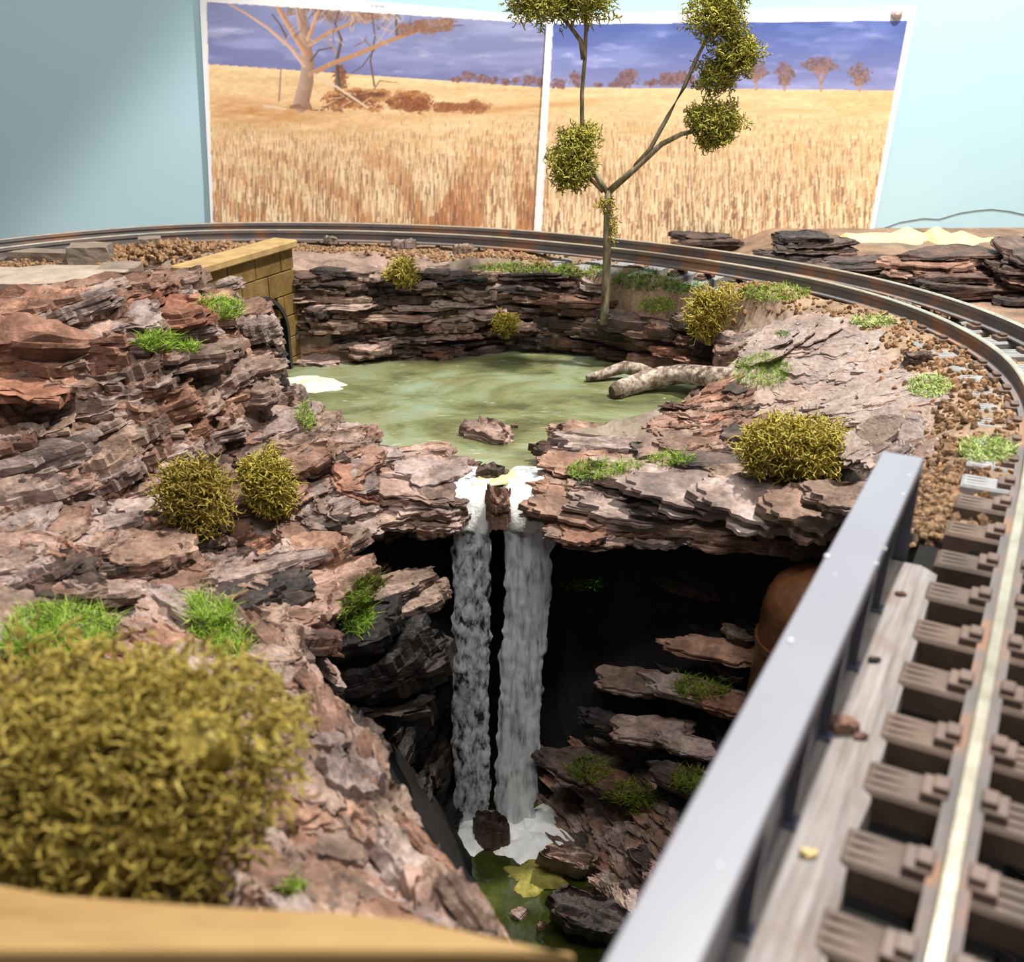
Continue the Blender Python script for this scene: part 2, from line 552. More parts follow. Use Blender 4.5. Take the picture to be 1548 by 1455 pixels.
# ------------------------------------------------------------------ printed landscape sheets
PW, PH, PY0 = 1100, 420, -30                    # canvas, 1 unit = 1 photo pixel, x from 295
PX0 = 295
yy, xx = np.mgrid[0:PH, 0:PW].astype(float)
xx += PX0
yy += PY0
IMGC = np.zeros((PH, PW, 3))
def S(r, g, b):
    return np.array([r, g, b], float)
hor = np.where(xx < 830, 97 + (xx - 318) * 0.070, 132 + (xx - 830) * 0.009)
topY = np.where(xx < 830, 5 + (xx - 345) * 0.065, 37 - (xx - 835) * 0.011)
k = np.clip((yy - topY) / (hor - topY), 0, 1)[..., None]
sky = S(82, 100, 165) * (1 - k) + S(136, 140, 186) * k
sky = np.where((xx < 830)[..., None], S(136, 142, 182) * (1 - k) + S(120, 124, 172) * k, sky)
cl = fbm(xx / 95, yy / 22, s=51)[..., None]
cl2 = fbm(xx / 40, yy / 12, s=55)[..., None]
sky = sky + np.clip(cl - 0.1, 0, 1) * 24 + np.clip(cl2 - 0.55, 0, 1) * S(45, 42, 30)
dd = np.clip((yy - hor) / 230.0, 0, 1)[..., None]
fld = S(232, 200, 152) * (1 - dd) + S(214, 176, 134) * dd
fld = fld + 10 * fbm(xx / 60, yy / 8, s=61)[..., None] + 9 * fbm(xx / 7, yy / 3, s=66, o=2)[..., None]
br = np.exp(-((yy - (hor + 66 + 0.02 * (xx - 320))) / 22) ** 2) * np.clip((640 - xx) / 220, 0, 1) * (0.6 + 0.5 * fbm(xx / 20, yy / 5, s=71))
br2 = np.exp(-((yy - (170 - (xx - 700) * 0.085)) / 4.5) ** 2) * np.clip(1 - np.abs(xx - 760) / 230, 0, 1)
fld = fld + (S(198, 138, 88) - fld) * np.clip(br * 0.75 + br2 * 0.6, 0, 1)[..., None]
IMGC[:] = np.where((yy < hor)[..., None], sky, fld)
rs = np.random.RandomState(3)
order = np.sort(rs.rand(9500) ** 0.8)
for u in order:                                  # stubble stalks, small and pale far off, tall near
    y = 178 + u * 212
    x = PX0 + 4 + rs.rand() * (PW - 10)
    if x < 640 and y < 205 and rs.rand() < 0.6:
        continue
    hgt = 5 + 30 * u * (0.6 + 0.6 * rs.rand())
    i0, i1 = int(y - hgt - PY0), int(y - PY0)
    j = int(x - PX0)
    wd = 2 if rs.rand() < 0.35 + 0.4 * u else 1
    q = rs.rand()
    c = S(246, 226, 186) if q < 0.52 else (S(190, 150, 112) if q < 0.75 else S(140, 104, 84))
    ta, tb2 = 742 + (y - 200) * -0.42, 772 + (y - 200) * 0.20
    if (abs(x - ta) < 6 + (y - 200) * 0.13 or abs(x - tb2) < 4 + (y - 200) * 0.10) and y > 195 and q < 0.75 and x < 815:
        c = S(186, 128, 88) if rs.rand() < 0.7 else S(150, 100, 72)
        hgt *= 0.4
    row = math.sin(x / 17.0 + (y - 300) * (x - 700) * 0.00035) * (1 if x < 830 else 0.3)
    if row < -0.55 and q < 0.6 and y > 215:
        c = S(196, 140, 98)
        hgt *= 0.5
    a = 0.35 + 0.5 * u
    i0 = max(i0, 0)
    IMGC[i0:i1, j:j + wd] = IMGC[i0:i1, j:j + wd] * (1 - a) + c * a

def stroke(pts, w0, w1, c, a=1.0):
    for q in range(len(pts) - 1):
        (ax, ay), (bx, by) = pts[q], pts[q + 1]
        f0, f1 = q / (len(pts) - 1), (q + 1) / (len(pts) - 1)
        m = max(w0, w1) + 3
        x0, x1 = int(max(min(ax, bx) - m - PX0, 0)), int(min(max(ax, bx) + m - PX0, PW))
        y0, y1 = int(max(min(ay, by) - m - PY0, 0)), int(min(max(ay, by) + m - PY0, PH))
        if x1 <= x0 or y1 <= y0:
            continue
        sxx, syy = xx[y0:y1, x0:x1], yy[y0:y1, x0:x1]
        dx, dy = bx - ax, by - ay
        t = np.clip(((sxx - ax) * dx + (syy - ay) * dy) / (dx * dx + dy * dy + 1e-9), 0, 1)
        d = np.hypot(sxx - ax - t * dx, syy - ay - t * dy)
        wd = (w0 + (w1 - w0) * (f0 + (f1 - f0) * t)) / 2
        al = np.clip(wd - d + 0.6, 0, 1) * a
        side = ((sxx - ax - t * dx) * 0.8 - (syy - ay - t * dy) * 0.2) / np.maximum(wd, 0.7)
        cc = c + (-28 * np.clip(side, -1, 1))[..., None] * S(1, 1.1, 1.2) * (1 if max(w0, w1) > 5 else 0)
        IMGC[y0:y1, x0:x1] = IMGC[y0:y1, x0:x1] * (1 - al[..., None]) + cc * al[..., None]

def blob(x, y, rx, ry, c, dens=1.0, sd=0, fine=4.0):
    x0, x1 = int(max(x - rx * 1.3 - PX0, 0)), int(min(x + rx * 1.3 - PX0, PW))
    y0, y1 = int(max(y - ry * 1.3 - PY0, 0)), int(min(y + ry * 1.3 - PY0, PH))
    if x1 <= x0 or y1 <= y0:
        return
    sxx, syy = xx[y0:y1, x0:x1], yy[y0:y1, x0:x1]
    r = np.hypot((sxx - x) / rx, (syy - y) / ry) + 0.35 * fbm(sxx / fine, syy / fine, s=sd, o=3)
    al = np.clip((1 - r) * 4, 0, 1) * dens
    cc = c + (22 * fbm(sxx / 2.5, syy / 2.5, s=sd + 3, o=2))[..., None]
    IMGC[y0:y1, x0:x1] = IMGC[y0:y1, x0:x1] * (1 - al[..., None]) + cc * al[..., None]

# big bare gum tree with its fallen timber
TRU, BRA, DRK = S(166, 136, 118), S(180, 136, 104), S(104, 86, 84)
for q in range(70):
    blob(415 + rs.rand() * 190, -6 + rs.rand() * 34, 5 + rs.rand() * 12, 3 + rs.rand() * 8, [S(128, 100, 90), S(160, 126, 106), S(176, 150, 140)][q % 3], 0.6, q, 2.5)
blob(640, 42, 22, 9, S(140, 98, 72), 0.8, 91, 3); blob(668, 34, 24, 6, S(170, 120, 84), 0.7, 92, 3)
blob(515, 118, 12, 22, S(128, 84, 62), 0.9, 95, 3)
stroke([(512, 130), (508, 95), (516, 60), (506, 35), (514, 12)], 6, 2, DRK)
stroke([(508, 80), (495, 60), (500, 40), (488, 20)], 3, 1.5, S(170, 140, 130))
stroke([(566, 130), (560, 92), (567, 55), (562, 20), (570, 8)], 2.5, 1.5, DRK)
stroke([(566, 75), (548, 100), (530, 112)], 1.8, 1, DRK)
stroke([(558, 148), (574, 122), (600, 125)], 2, 1, S(150, 115, 90))
stroke([(600, 55), (598, 20)], 4, 3, DRK)
stroke([(455, 158), (463, 125), (466, 95), (461, 60), (455, 25), (452, -5)], 24, 11, TRU)
stroke([(462, 80), (446, 55), (428, 25), (414, -2)], 9, 6, S(188, 142, 112))
stroke([(460, 98), (440, 72), (405, 42), (372, 20), (345, 5)], 7, 2, S(202, 166, 146))
stroke([(434, 58), (424, 38), (412, 22)], 3, 2, DRK)
stroke([(468, 68), (495, 50), (520, 40), (537, 33), (534, 20)], 6, 3, BRA)
stroke([(466, 60), (474, 36), (484, 8)], 7, 5, S(190, 146, 116))
stroke([(470, 92), (482, 76), (502, 72)], 3, 2, DRK)
stroke([(470, 112), (500, 97), (540, 82), (580, 65), (620, 50), (650, 42)], 8, 5, BRA)
stroke([(640, 46), (676, 40), (700, 38)], 3, 1, DRK)
stroke([(452, 160), (440, 162), (470, 164), (464, 150)], 6, 3, S(150, 112, 92))
for q in range(90):
    blob(495 + rs.rand() * 150, 148 + rs.rand() * 18 - 12 * rs.rand(), 5 + rs.rand() * 14, 3 + rs.rand() * 5,
         [S(150, 96, 62), S(176, 120, 76), S(120, 80, 62), S(196, 146, 98)][rs.randint(4)], 0.8, q + 100, 3)
for q in range(40):
    x, y = 480 + rs.rand() * 110, 140 + rs.rand() * 28
    stroke([(x, y), (x + rs.uniform(-22, 22), y + rs.uniform(-9, 9))], 1.6, 1, [S(216, 186, 150), S(110, 76, 60)][rs.randint(2)])
for q in range(30):
    blob(600 + rs.rand() * 130, 158 + rs.rand() * 8 + 0.02 * q, 10 + rs.rand() * 12, 3 + rs.rand() * 6 * (1 if q < 18 else .4), S(150, 98, 66), 0.7, q + 300, 3)
blob(625, 158, 30, 14, S(142, 88, 60), 0.85, 401, 4)
stroke([(476, 113), (510, 132), (556, 163)], 4, 3, S(222, 196, 170))
stroke([(400, 160), (432, 165)], 4, 3, S(226, 200, 170)); stroke([(422, 152), (425, 103)], 2.5, 1.8, S(160, 126, 108))
for q in range(46):                               # twigs of the crown
    x0_, y0_ = 425 + rs.rand() * 200, 70 - rs.rand() * 50
    x1_, y1_ = x0_ + rs.uniform(-24, 24), y0_ - rs.uniform(8, 34)
    stroke([(x0_, y0_), ((x0_ + x1_) / 2 + rs.uniform(-5, 5), (y0_ + y1_) / 2), (x1_, y1_)], 1.8, 0.8, [S(120, 98, 92), S(196, 172, 158)][q % 2], 0.8)
for q in range(22):
    blob(600 + rs.rand() * 95, 36 + rs.rand() * 14 - 6 * (q % 2), 5 + rs.rand() * 8, 3 + rs.rand() * 4, S(140, 102, 82), 0.6, 800 + q, 2.5)
# far trees along the horizon
for x, y, rx, ry in [(692, 120, 10, 5), (708, 115, 12, 8), (728, 119, 12, 7), (745, 122, 10, 6), (764, 124, 9, 6), (780, 122, 8, 6), (800, 122, 13, 9), (820, 124, 12, 8),
                     (845, 126, 14, 8), (870, 120, 10, 13), (905, 128, 8, 4), (925, 128, 9, 4), (945, 122, 20, 11), (952, 111, 13, 7), (985, 126, 12, 6), (1010, 120, 20, 11),
                     (1035, 118, 18, 12), (1060, 128, 16, 6), (1100, 128, 14, 5)]:
    blob(x, y, rx, ry, S(128, 98, 100), 0.95, int(x), 4)
for x, b, t, rx, ry in [(1143, 135, 107, 18, 14), (1186, 136, 112, 15, 16), (1241, 137, 98, 28, 12), (1299, 137, 112, 17, 15)]:
    stroke([(x, b), (x, t + 4)], 4, 3, S(176, 146, 130))
    stroke([(x, b - 12), (x - rx * 0.6, t)], 2, 1, S(150, 120, 110)); stroke([(x, b - 10), (x + rx * 0.6, t)], 2, 1, S(150, 120, 110))
    blob(x, t, rx, ry, S(128, 104, 106), 0.95, int(x), 5)
    blob(x, t + ry * 0.7, rx * 0.5, ry * 0.6, S(150, 116, 104), 0.7, int(x) + 1, 4)
# white paper margins and a line of small faint print at the head of the first sheet
xl, xr = 313 + yy * 0.030, 825.5 - (yy - 38) * 0.060
xl2, xr2 = 836 - (yy - 38) * 0.056, 1371 - (yy - 31) * 0.182
pic = ((xx > xl) & (xx < xr) & (yy > topY) & (xx < 830.5)) | ((xx > xl2) & (xx < xr2) & (yy > topY))
lit = S(238, 238, 240)
IMGC = np.where(pic[..., None], IMGC, lit)
for q in range(9):
    blob(562 + q * 2.2, 9 + q * 0.1, 1.3, 2.2, S(170, 170, 172), 0.8, 700 + q, 2)
IMGC = np.clip(IMGC, 2, 250)
LIN = np.where(IMGC / 255 < 0.04045, IMGC / 255 / 12.92, ((IMGC / 255 + 0.055) / 1.055) ** 2.4)

N = Nd('printed_paper').set(0.45, 0.4)
N.l(N.n('ShaderNodeAttribute', attribute_name='Print').outputs['Color'], N.b.inputs['Base Color'])
M_PRINT = N.m
M_PAPER = plain('white_paper_edge', (0.85, 0.85, 0.86), 0.6, 0.3, 0.03)

def sheet(quad, depth, label, bow, sd):
    tl, tr, br_, bl = [np.array(q, float) for q in quad]
    nu, nv = 375, 262
    u = np.linspace(0, 1, nu)[:, None, None]
    v = np.linspace(0, 1, nv)[None, :, None]
    pq = (tl * (1 - u) + tr * u) * (1 - v) + (bl * (1 - u) + br_ * u) * v
    # the four corners lie on the wall; sheet points are filled in between them in the plane of the wall
    cs = [np.array(PY(q[0], q[1], depth)) for q in (tl, tr, br_, bl)]
    Wd = (cs[0] * (1 - u) + cs[1] * u) * (1 - v) + (cs[3] * (1 - u) + cs[2] * u) * v
    a = (Wd - np.array(CAM))
    zc = a[..., 1] * CP - a[..., 2] * SP
    px = CX + FPX * a[..., 0] / zc
    py = CY - FPX * (a[..., 1] * SP + a[..., 2] * CP) / zc
    ix = np.clip(px - PX0, 0, PW - 1.01)
    iy = np.clip(py - PY0, 0, PH - 1.01)
    i0, j0 = iy.astype(int), ix.astype(int)
    fy, fx = (iy - i0)[..., None], (ix - j0)[..., None]
    c = (LIN[i0, j0] * (1 - fx) + LIN[i0, j0 + 1] * fx) * (1 - fy) + (LIN[i0 + 1, j0] * (1 - fx) + LIN[i0 + 1, j0 + 1] * fx) * fy
    Wd = Wd.copy()
    uu, vv = u[..., 0], v[..., 0]
    Wd[..., 1] -= bow * (np.abs(uu * 2 - 1) ** 6) * 0.6 + bow * 0.3 * np.abs(vnoise(uu * 3 + sd, vv * 2, 0, sd))
    org = Wd[nu // 2, -1].copy()
    back = Wd.copy()
    back[..., 1] += 0.0005
    n = nu * nv
    F = gridfaces(nu, nv)[:, ::-1]
    me = mesh('landscape_print', (Wd - org).reshape(-1, 3), F)
    at_ = me.color_attributes.new('Print', 'FLOAT_COLOR', 'POINT')
    at_.data.foreach_set('color', np.concatenate([c, np.ones_like(c[..., :1])], -1).astype(np.float32).ravel())
    e = empty('landscape_poster', org, label, 'poster')
    put('printed_picture', me, M_PRINT, e)
    st = 12
    bk = back[::st, ::st]
    bk = np.concatenate([bk, back[-1:, ::st]], 0) if (nu - 1) % st else bk
    pm = MB()
    rim = [Wd[0, j] for j in range(0, nv, 3)] + [Wd[i, -1] for i in range(0, nu, 3)]
    V2 = (bk - org).reshape(-1, 3)
    put('paper_back', mesh('paper_back', V2, gridfaces(bk.shape[0], bk.shape[1])), M_PAPER, e)
    return e

sheet([(302, -22), (831, 26), (811, 376), (321, 368)], WY - 0.0025,
      'printed landscape sheet with a bare gum tree and fallen timber in a stubble field', 0.0035, 1)
ps = sheet([(827, 21), (1385, 9), (1315, 376), (805, 376)], WY - 0.0045,
      'printed landscape sheet with dark blue sky and distant trees over a stubble field', 0.003, 2)
pn = MB()
pc = PY(1356, 18, WY - 0.0065)
pn.tube([pc, pc + Vector((0, -0.002, 0)), pc + Vector((0, -0.0035, 0))], [0.0062, 0.006, 0.003], 14)
M_PIN = plain('pale_pink_plastic', (0.72, 0.55, 0.55), 0.4, 0.4, 0.1)
tag(pn.build('drawing_pin', M_PIN), 'small pale pink drawing pin in the top corner of the landscape sheet', 'pin')

# thin pencil line of hills drawn on the wall
pts = [(1335, 345), (1360, 336), (1395, 330), (1420, 331), (1450, 322), (1475, 318), (1500, 316), (1525, 319), (1548, 324), (1600, 330)]
pl_ = MB()
pl_.tube([PY(x, y, WY - 0.0004) for x, y in pts], 0.0005, 5)
tag(pl_.build('pencil_line', plain('pencil_grey', (0.22, 0.27, 0.28), 0.8)), 'thin grey pencil line of hills drawn on the blue wall', 'drawing')
# ------------------------------------------------------------------ railway track
def rail_mat(name, base, hi, rough, metal):
    N = Nd(name).set(rough, 0.5, metal)
    f = N.noise(N.pos(), 70, 5, 0.65)
    N.col(N.ramp(f, [(0.35, base), (0.6, hi)]))
    N.bump(N.noise(N.pos(), 600, 3), 0.3, 0.0003)
    return N.m
M_HEAD = rail_mat('rail_head_steel', (0.42, 0.37, 0.28), (0.60, 0.54, 0.43), 0.25, 0.6)
N = Nd('rail_web_rust').set(0.6, 0.4, 0.1)
f1 = N.noise(N.pos(), 24, 4, 0.6)
N.col(N.ramp(f1, [(0.40, (0.13, 0.12, 0.12)), (0.52, (0.17, 0.14, 0.13)), (0.60, (0.27, 0.15, 0.095)), (0.75, (0.30, 0.18, 0.10))]))
N.bump(N.noise(N.pos(), 500, 3), 0.3, 0.0004)
M_WEB = N.m
N = Nd('sleeper_brown_plastic').set(0.6, 0.35)
f1 = N.noise(N.pos(), 45, 5, 0.6)
r1 = N.n('ShaderNodeObjectInfo').outputs['Random']
N.col(N.mix(0.5, N.ramp(f1, [(0.3, (0.065, 0.042, 0.030)), (0.55, (0.12, 0.083, 0.063)), (0.75, (0.18, 0.135, 0.108))]),
            N.ramp(r1, [(0, (0.8, 0.8, 0.82)), (1, (1.3, 1.2, 1.1))]), 'MULTIPLY'))
N.bump(N.noise(N.pos(), 420, 4, 0.7), 0.5, 0.0005)
M_SLEEP = N.m
M_SLEEPG = plain('sleeper_grey_dusted', (0.27, 0.27, 0.27), 0.7, 0.3, 0.25, 60, 0.0005, 400)
M_CHAIR = plain('rail_chair_brown', (0.13, 0.085, 0.065), 0.5, 0.4, 0.3, 90)

i0 = len(CENT) // 2
track = empty('railway_track', (CENT[i0][0], CENT[i0][1], 0.0), 'curved garden-scale railway track of two rusty rails on sleepers', 'railway track')
TORG = np.array([CENT[i0][0], CENT[i0][1], 0.0])
prof = [(-0.0054, 0.0005), (-0.0054, 0.0018), (-0.0012, 0.0028), (-0.0012, 0.0078), (-0.0022, 0.0086), (-0.0022, 0.0114), (-0.0016, 0.0120),
        (0.0016, 0.0120), (0.0022, 0.0114), (0.0022, 0.0086), (0.0012, 0.0078), (0.0012, 0.0028), (0.0054, 0.0018), (0.0054, 0.0005)]
for off in (0.0, GAUGE):
    n, m = len(INNER), len(prof)
    V = np.zeros((n, m, 3))
    for q, (a, z) in enumerate(prof):
        V[:, q, :2] = INNER + NOR * (off + a)
        V[:, q, 2] = z
    F = []
    for i in range(n - 1):
        for q in range(m):
            F.append((i * m + q, (i + 1) * m + q, (i + 1) * m + (q + 1) % m, i * m + (q + 1) % m))
    F += [tuple(range(m)), tuple((n - 1) * m + q for q in range(m))[::-1]]
    me = mesh('rail', (V - TORG).reshape(-1, 3), F)
    me.materials.append(M_WEB)
    me.materials.append(M_HEAD)
    for pi, pol in enumerate(me.polygons):
        if pi < (n - 1) * m and (pi % m) in (5, 6, 7):
            pol.material_index = 1
    put('rail', me, None, track)

def sleeper_mesh():
    L, Wd, T = 0.100, 0.0155, 0.0100
    xs = [-L / 2, -L / 2 + 0.0015, -L / 2 + 0.004, -0.0375, -0.036, -0.011, -0.009, 0.009, 0.011, 0.036, 0.0375, L / 2 - 0.004, L / 2 - 0.0015, L / 2]
    ys = [-Wd / 2, -Wd / 2 + 0.0012]
    for c in (-0.0038, 0.0, 0.0038):
        ys += [c - 0.0007, c - 0.0004, c + 0.0004, c + 0.0007]
    ys += [Wd / 2 - 0.0012, Wd / 2]
    V, F = [], []
    for i, x in enumerate(xs):
        for j, y in enumerate(ys):
            z = 0.0
            if 4 <= j - 0 and (j - 2) % 4 in (1, 2) and 2 <= j <= 13 and 1 < i < len(xs) - 2 and i not in (3, 4, 9, 10):
                z = -0.0009
            if i in (0, len(xs) - 1) or j in (0, len(ys) - 1):
                z = -0.0012
            V.append((x, y, z))
    ny = len(ys)
    for i in range(len(xs) - 1):
        for j in range(ny - 1):
            F.append((i * ny + j, (i + 1) * ny + j, (i + 1) * ny + j + 1, i * ny + j + 1))
    b = len(V)
    V += [(-L / 2, -Wd / 2, -T), (L / 2, -Wd / 2, -T), (L / 2, Wd / 2, -T), (-L / 2, Wd / 2, -T)]
    e0 = [i * ny for i in range(len(xs))]
    e1 = [i * ny + ny - 1 for i in range(len(xs))]
    F += [tuple(e0[::-1] + [b, b + 1]), tuple(e1 + [b + 2, b + 3]), tuple(list(range(ny)) [::1] + [b + 3, b]),
          tuple([(len(xs) - 1) * ny + j for j in range(ny)][::-1] + [b + 1, b + 2]), (b, b + 3, b + 2, b + 1)]
    return mesh('sleeper', V, F)
SLM = sleeper_mesh()
SLM.materials.append(M_SLEEP)
cb = MB()
cb.box((0, 0, 0.0014), (0.0075, 0.0095, 0.0028))
cb.box((0.0014, 0, 0.0037), (0.0045, 0.0062, 0.0022))
CHM = cb.build('rail_chair', M_CHAIR, bevel=0.0004).data
bpy.data.objects.remove(bpy.data.objects['rail_chair'])
bb = MB()
bb.tube([(0, 0, 0.0044), (0, 0, 0.0060)], 0.0013, 6)
BOM = bb.build('bolt', M_CHAIR).data
bpy.data.objects.remove(bpy.data.objects['bolt'])

arc = np.r_[0, np.cumsum(np.hypot(*np.diff(CENT, axis=0).T))]
PITCHS = 0.0315
bridge_end = 0.372
s = 0.012
while s < arc[-1] - 0.01:
    i = int(np.searchsorted(arc, s))
    c, t, nn = CENT[i], TAN[i], NOR[i]
    s += PITCHS
    if c[1] < -0.02:
        continue
    sl_ = put('sleeper', SLM, None, track, (c[0] - TORG[0], c[1] - TORG[1], -0.0002 if c[1] < 0.45 else (-0.0012 if c[1] < 0.74 else -0.0055)))
    sl_.rotation_euler.z = math.atan2(nn[1], nn[0]) + rnd.uniform(-0.015, 0.015)
    if c[1] > 0.43:
        sl_.material_slots[0].link = 'OBJECT'
        sl_.material_slots[0].material = M_SLEEPG
    if c[1] < 0.98:
        for rx in (-GAUGE / 2, GAUGE / 2):
            for sd in (-1, 1):
                ch = put('rail_chair', CHM, None, sl_, (rx + sd * 0.0078, 0, 0))
                ch.rotation_euler.z = 0 if sd < 0 else math.pi

# ------------------------------------------------------------------ bridge
def frame(o, ax):                               # matrix with local y along the bridge
    a = Vector((ax[0], ax[1], 0)).normalized()
    m = Matrix.Identity(4)
    m.col[0][:3] = (a.y, -a.x, 0)
    m.col[1][:3] = a
    m.col[2][:3] = (0, 0, 1)
    m.translation = o
    return m
N = Nd('blue_black_enamel').set(0.30, 0.55)
N.col(N.ramp(N.noise(N.pos(), 25, 3), [(0.3, (0.055, 0.058, 0.085)), (0.7, (0.075, 0.078, 0.108))]))
N.bump(N.noise(N.pos(), 700, 2), 0.12, 0.0002)
N.b.inputs['Coat Weight'].default_value = 0.35
N.b.inputs['Coat Roughness'].default_value = 0.35
M_ENAM = N.m
N = Nd('enamel_top_sheen').set(0.38, 0.5)  # lighter grey paints in the gloss on top of the blue-black enamel
N.col(N.ramp(N.noise(N.pos(), 18, 3), [(0.3, (0.20, 0.20, 0.235)), (0.7, (0.225, 0.225, 0.26))]))
N.bump(N.noise(N.pos(), 700, 2), 0.1, 0.0002)
M_ENAMT = N.m
M_DARK = plain('bridge_black_timber', (0.006, 0.005, 0.004), 0.8, 0.2, 0.4, 60, 0.0006, 300)
zt = 0.046
tl, tr = PZ(1335, 683, zt), PZ(1396, 691, zt)
bl, br = PZ(915, 1455, zt), PZ(1057, 1455, zt)
axd = ((tl + tr) / 2 - (bl + br) / 2)
Lg = axd.length + 0.16
axd.normalize()
gw = 0.5 * ((tr - tl).length + (br - bl).length) * 0.98
far = (tl + tr) / 2
gm = frame(Vector((far.x, far.y, 0)), axd)
gird = empty('bridge_girder', (far.x, far.y, 0), 'long blue-black plate girder with a grey sheen painted on its smooth top beside the bridge track', 'bridge girder')
inv = Matrix.Translation(-Vector((far.x, far.y, 0)))
G = inv @ gm
zb_ = -0.030
MB().box((0, -Lg / 2, zt - 0.001), (gw, Lg, 0.002), G).build('top_plate', M_ENAMT, gird, bevel=0.0005)
MB().box((-gw / 2 + 0.001, -Lg / 2, (zt - 0.002 + zb_) / 2), (0.002, Lg, zt - 0.002 - zb_), G).build('outer_web', M_ENAM, gird)
MB().box((0.002, -Lg / 2, (zt - 0.002) / 2), (0.002, Lg - 0.004, zt - 0.002), G).build('inner_web', M_ENAM, gird)
MB().box((gw / 2 - 0.001, -Lg / 2, zt - 0.0035), (0.002, Lg, 0.003), G).build('edge_lip', M_ENAM, gird)
MB().box((0, -0.001, zt / 2 - 0.001), (gw, 0.002, zt - 0.002), G).build('end_plate', M_ENAM, gird)
q = 0.048
while q < Lg - 0.02:
    st = MB()
    hw = gw / 2 - 0.0005
    for dy in (-0.0012, 0.0012):
        pass
    V = [(0.003, -q - 0.0012, 0.0), (hw - 0.002, -q - 0.0012, 0.0), (hw, -q - 0.0012, zt - 0.004), (0.003, -q - 0.0012, zt - 0.004),
         (0.003, -q + 0.0012, 0.0), (hw - 0.002, -q + 0.0012, 0.0), (hw, -q + 0.0012, zt - 0.004), (0.003, -q + 0.0012, zt - 0.004)]
    st.add([G @ Vector(v) for v in V], [(0, 1, 2, 3), (7, 6, 5, 4), (0, 4, 5, 1), (1, 5, 6, 2), (2, 6, 7, 3), (3, 7, 4, 0)])
    st.box((gw / 2 - 0.004, -q, 0.001), (0.006, 0.006, 0.002), G)
    st.build('stiffener', M_ENAM, gird)
    q += 0.043
for (bx, by, rr) in [(1250, 842, .0009), (1262, 869, .0004), (1325, 853, .0006), (1338, 830, .0005), (1195, 970, .0008), (1365, 748, .0005), (1374, 720, .0005), (1088, 1310, .0004)]:
    p = PZ(bx, by, zt) - Vector((far.x, far.y, 0))
    gb = MB()
    gb.tube([p - Vector((0, 0, .0004)), p + Vector((0, 0, rr * .6)), p + Vector((0, 0, rr))], [rr, rr * .9, rr * .3], 8)
    gb.build('glue_bead', M_PAPER, gird)

# weathered board between girder and sleepers
N = Nd('weathered_grey_board').set(0.6, 0.35)
wd_ = N.noise(N.pos((1, 1, 1), (0, 0, 0)), 40, 4, 0.6)
mp = N.n('ShaderNodeMapping')
mp.inputs['Scale'].default_value = (160, 7, 20)
N.l(N.pos((1, 1, 1), (0, 0, math.radians(28.2))), mp.inputs[0])
gn = N.noise(mp.outputs[0], 3.0, 5, 0.65)
c = N.ramp(gn, [(0.3, (0.13, 0.11, 0.10)), (0.5, (0.235, 0.21, 0.20)), (0.7, (0.32, 0.295, 0.285))])
c = N.mix(N.ramp(wd_, [(0.52, (0, 0, 0)), (0.72, (0.8, 0.8, 0.8))]), c, (0.19, 0.13, 0.105))
N.col(c)
N.bump(gn, 0.6, 0.0006)
M_BOARD = N.m
pa, pb = PZ(1415, 862, 0.0005), PZ(1240, 1455, 0.0005)
pdir = (pa - pb).normalized()
prt = Vector((pdir.y, -pdir.x, 0))
nseg = 46
plen = (pa - pb).length + 0.15
V, F = [], []
wl = 0.0275
for i in range(nseg + 1):
    d = i / nseg * plen
    c = pa - pdir * d
    wob = 0.0012 * float(fbm(d * 60, 3.3, s=5, o=2))
    lft = -wl - (0.002 * math.sin(d * 70) if d > 0.03 else 0)
    ring = [(lft, -0.010), (lft, -0.0012), (lft + 0.0015, 0.0004), (-0.006, 0.0006), (-0.0045 + wob, -0.0002), (wob, -0.0022), (wob + 0.0006, -0.010)]
    V += [c + prt * a + Vector((0, 0, z)) for a, z in ring]
m = 7
for i in range(nseg):
    for k in range(m):
        F.append((i * m + k, i * m + (k + 1) % m, (i + 1) * m + (k + 1) % m, (i + 1) * m + k))
F += [tuple(range(m))[::-1], tuple(nseg * m + k for k in range(m))]
bo = MB()
bo.add([v - Vector((pa.x, pa.y, 0)) for v in V], F)
board = tag(bo.build('weathered_board', M_BOARD, None, (pa.x, pa.y, 0)), 'weathered grey board lying between the girder and the sleepers', 'board')
# dark timbers that carry board and sleepers across the gorge
bt = empty('bridge_timbers', (far.x, far.y, -0.05), 'black timber beams carrying the track across the gorge', 'bridge beam')
tm = frame(Vector((0, 0, 0.05)), axd)
for off, ww in ((0.024, 0.03), (0.052, 0.014), (0.098, 0.014)):
    MB().box((off, -Lg / 2 + 0.03, -0.0275), (ww, Lg + 0.02, 0.0345), tm).build('beam', M_DARK, bt)

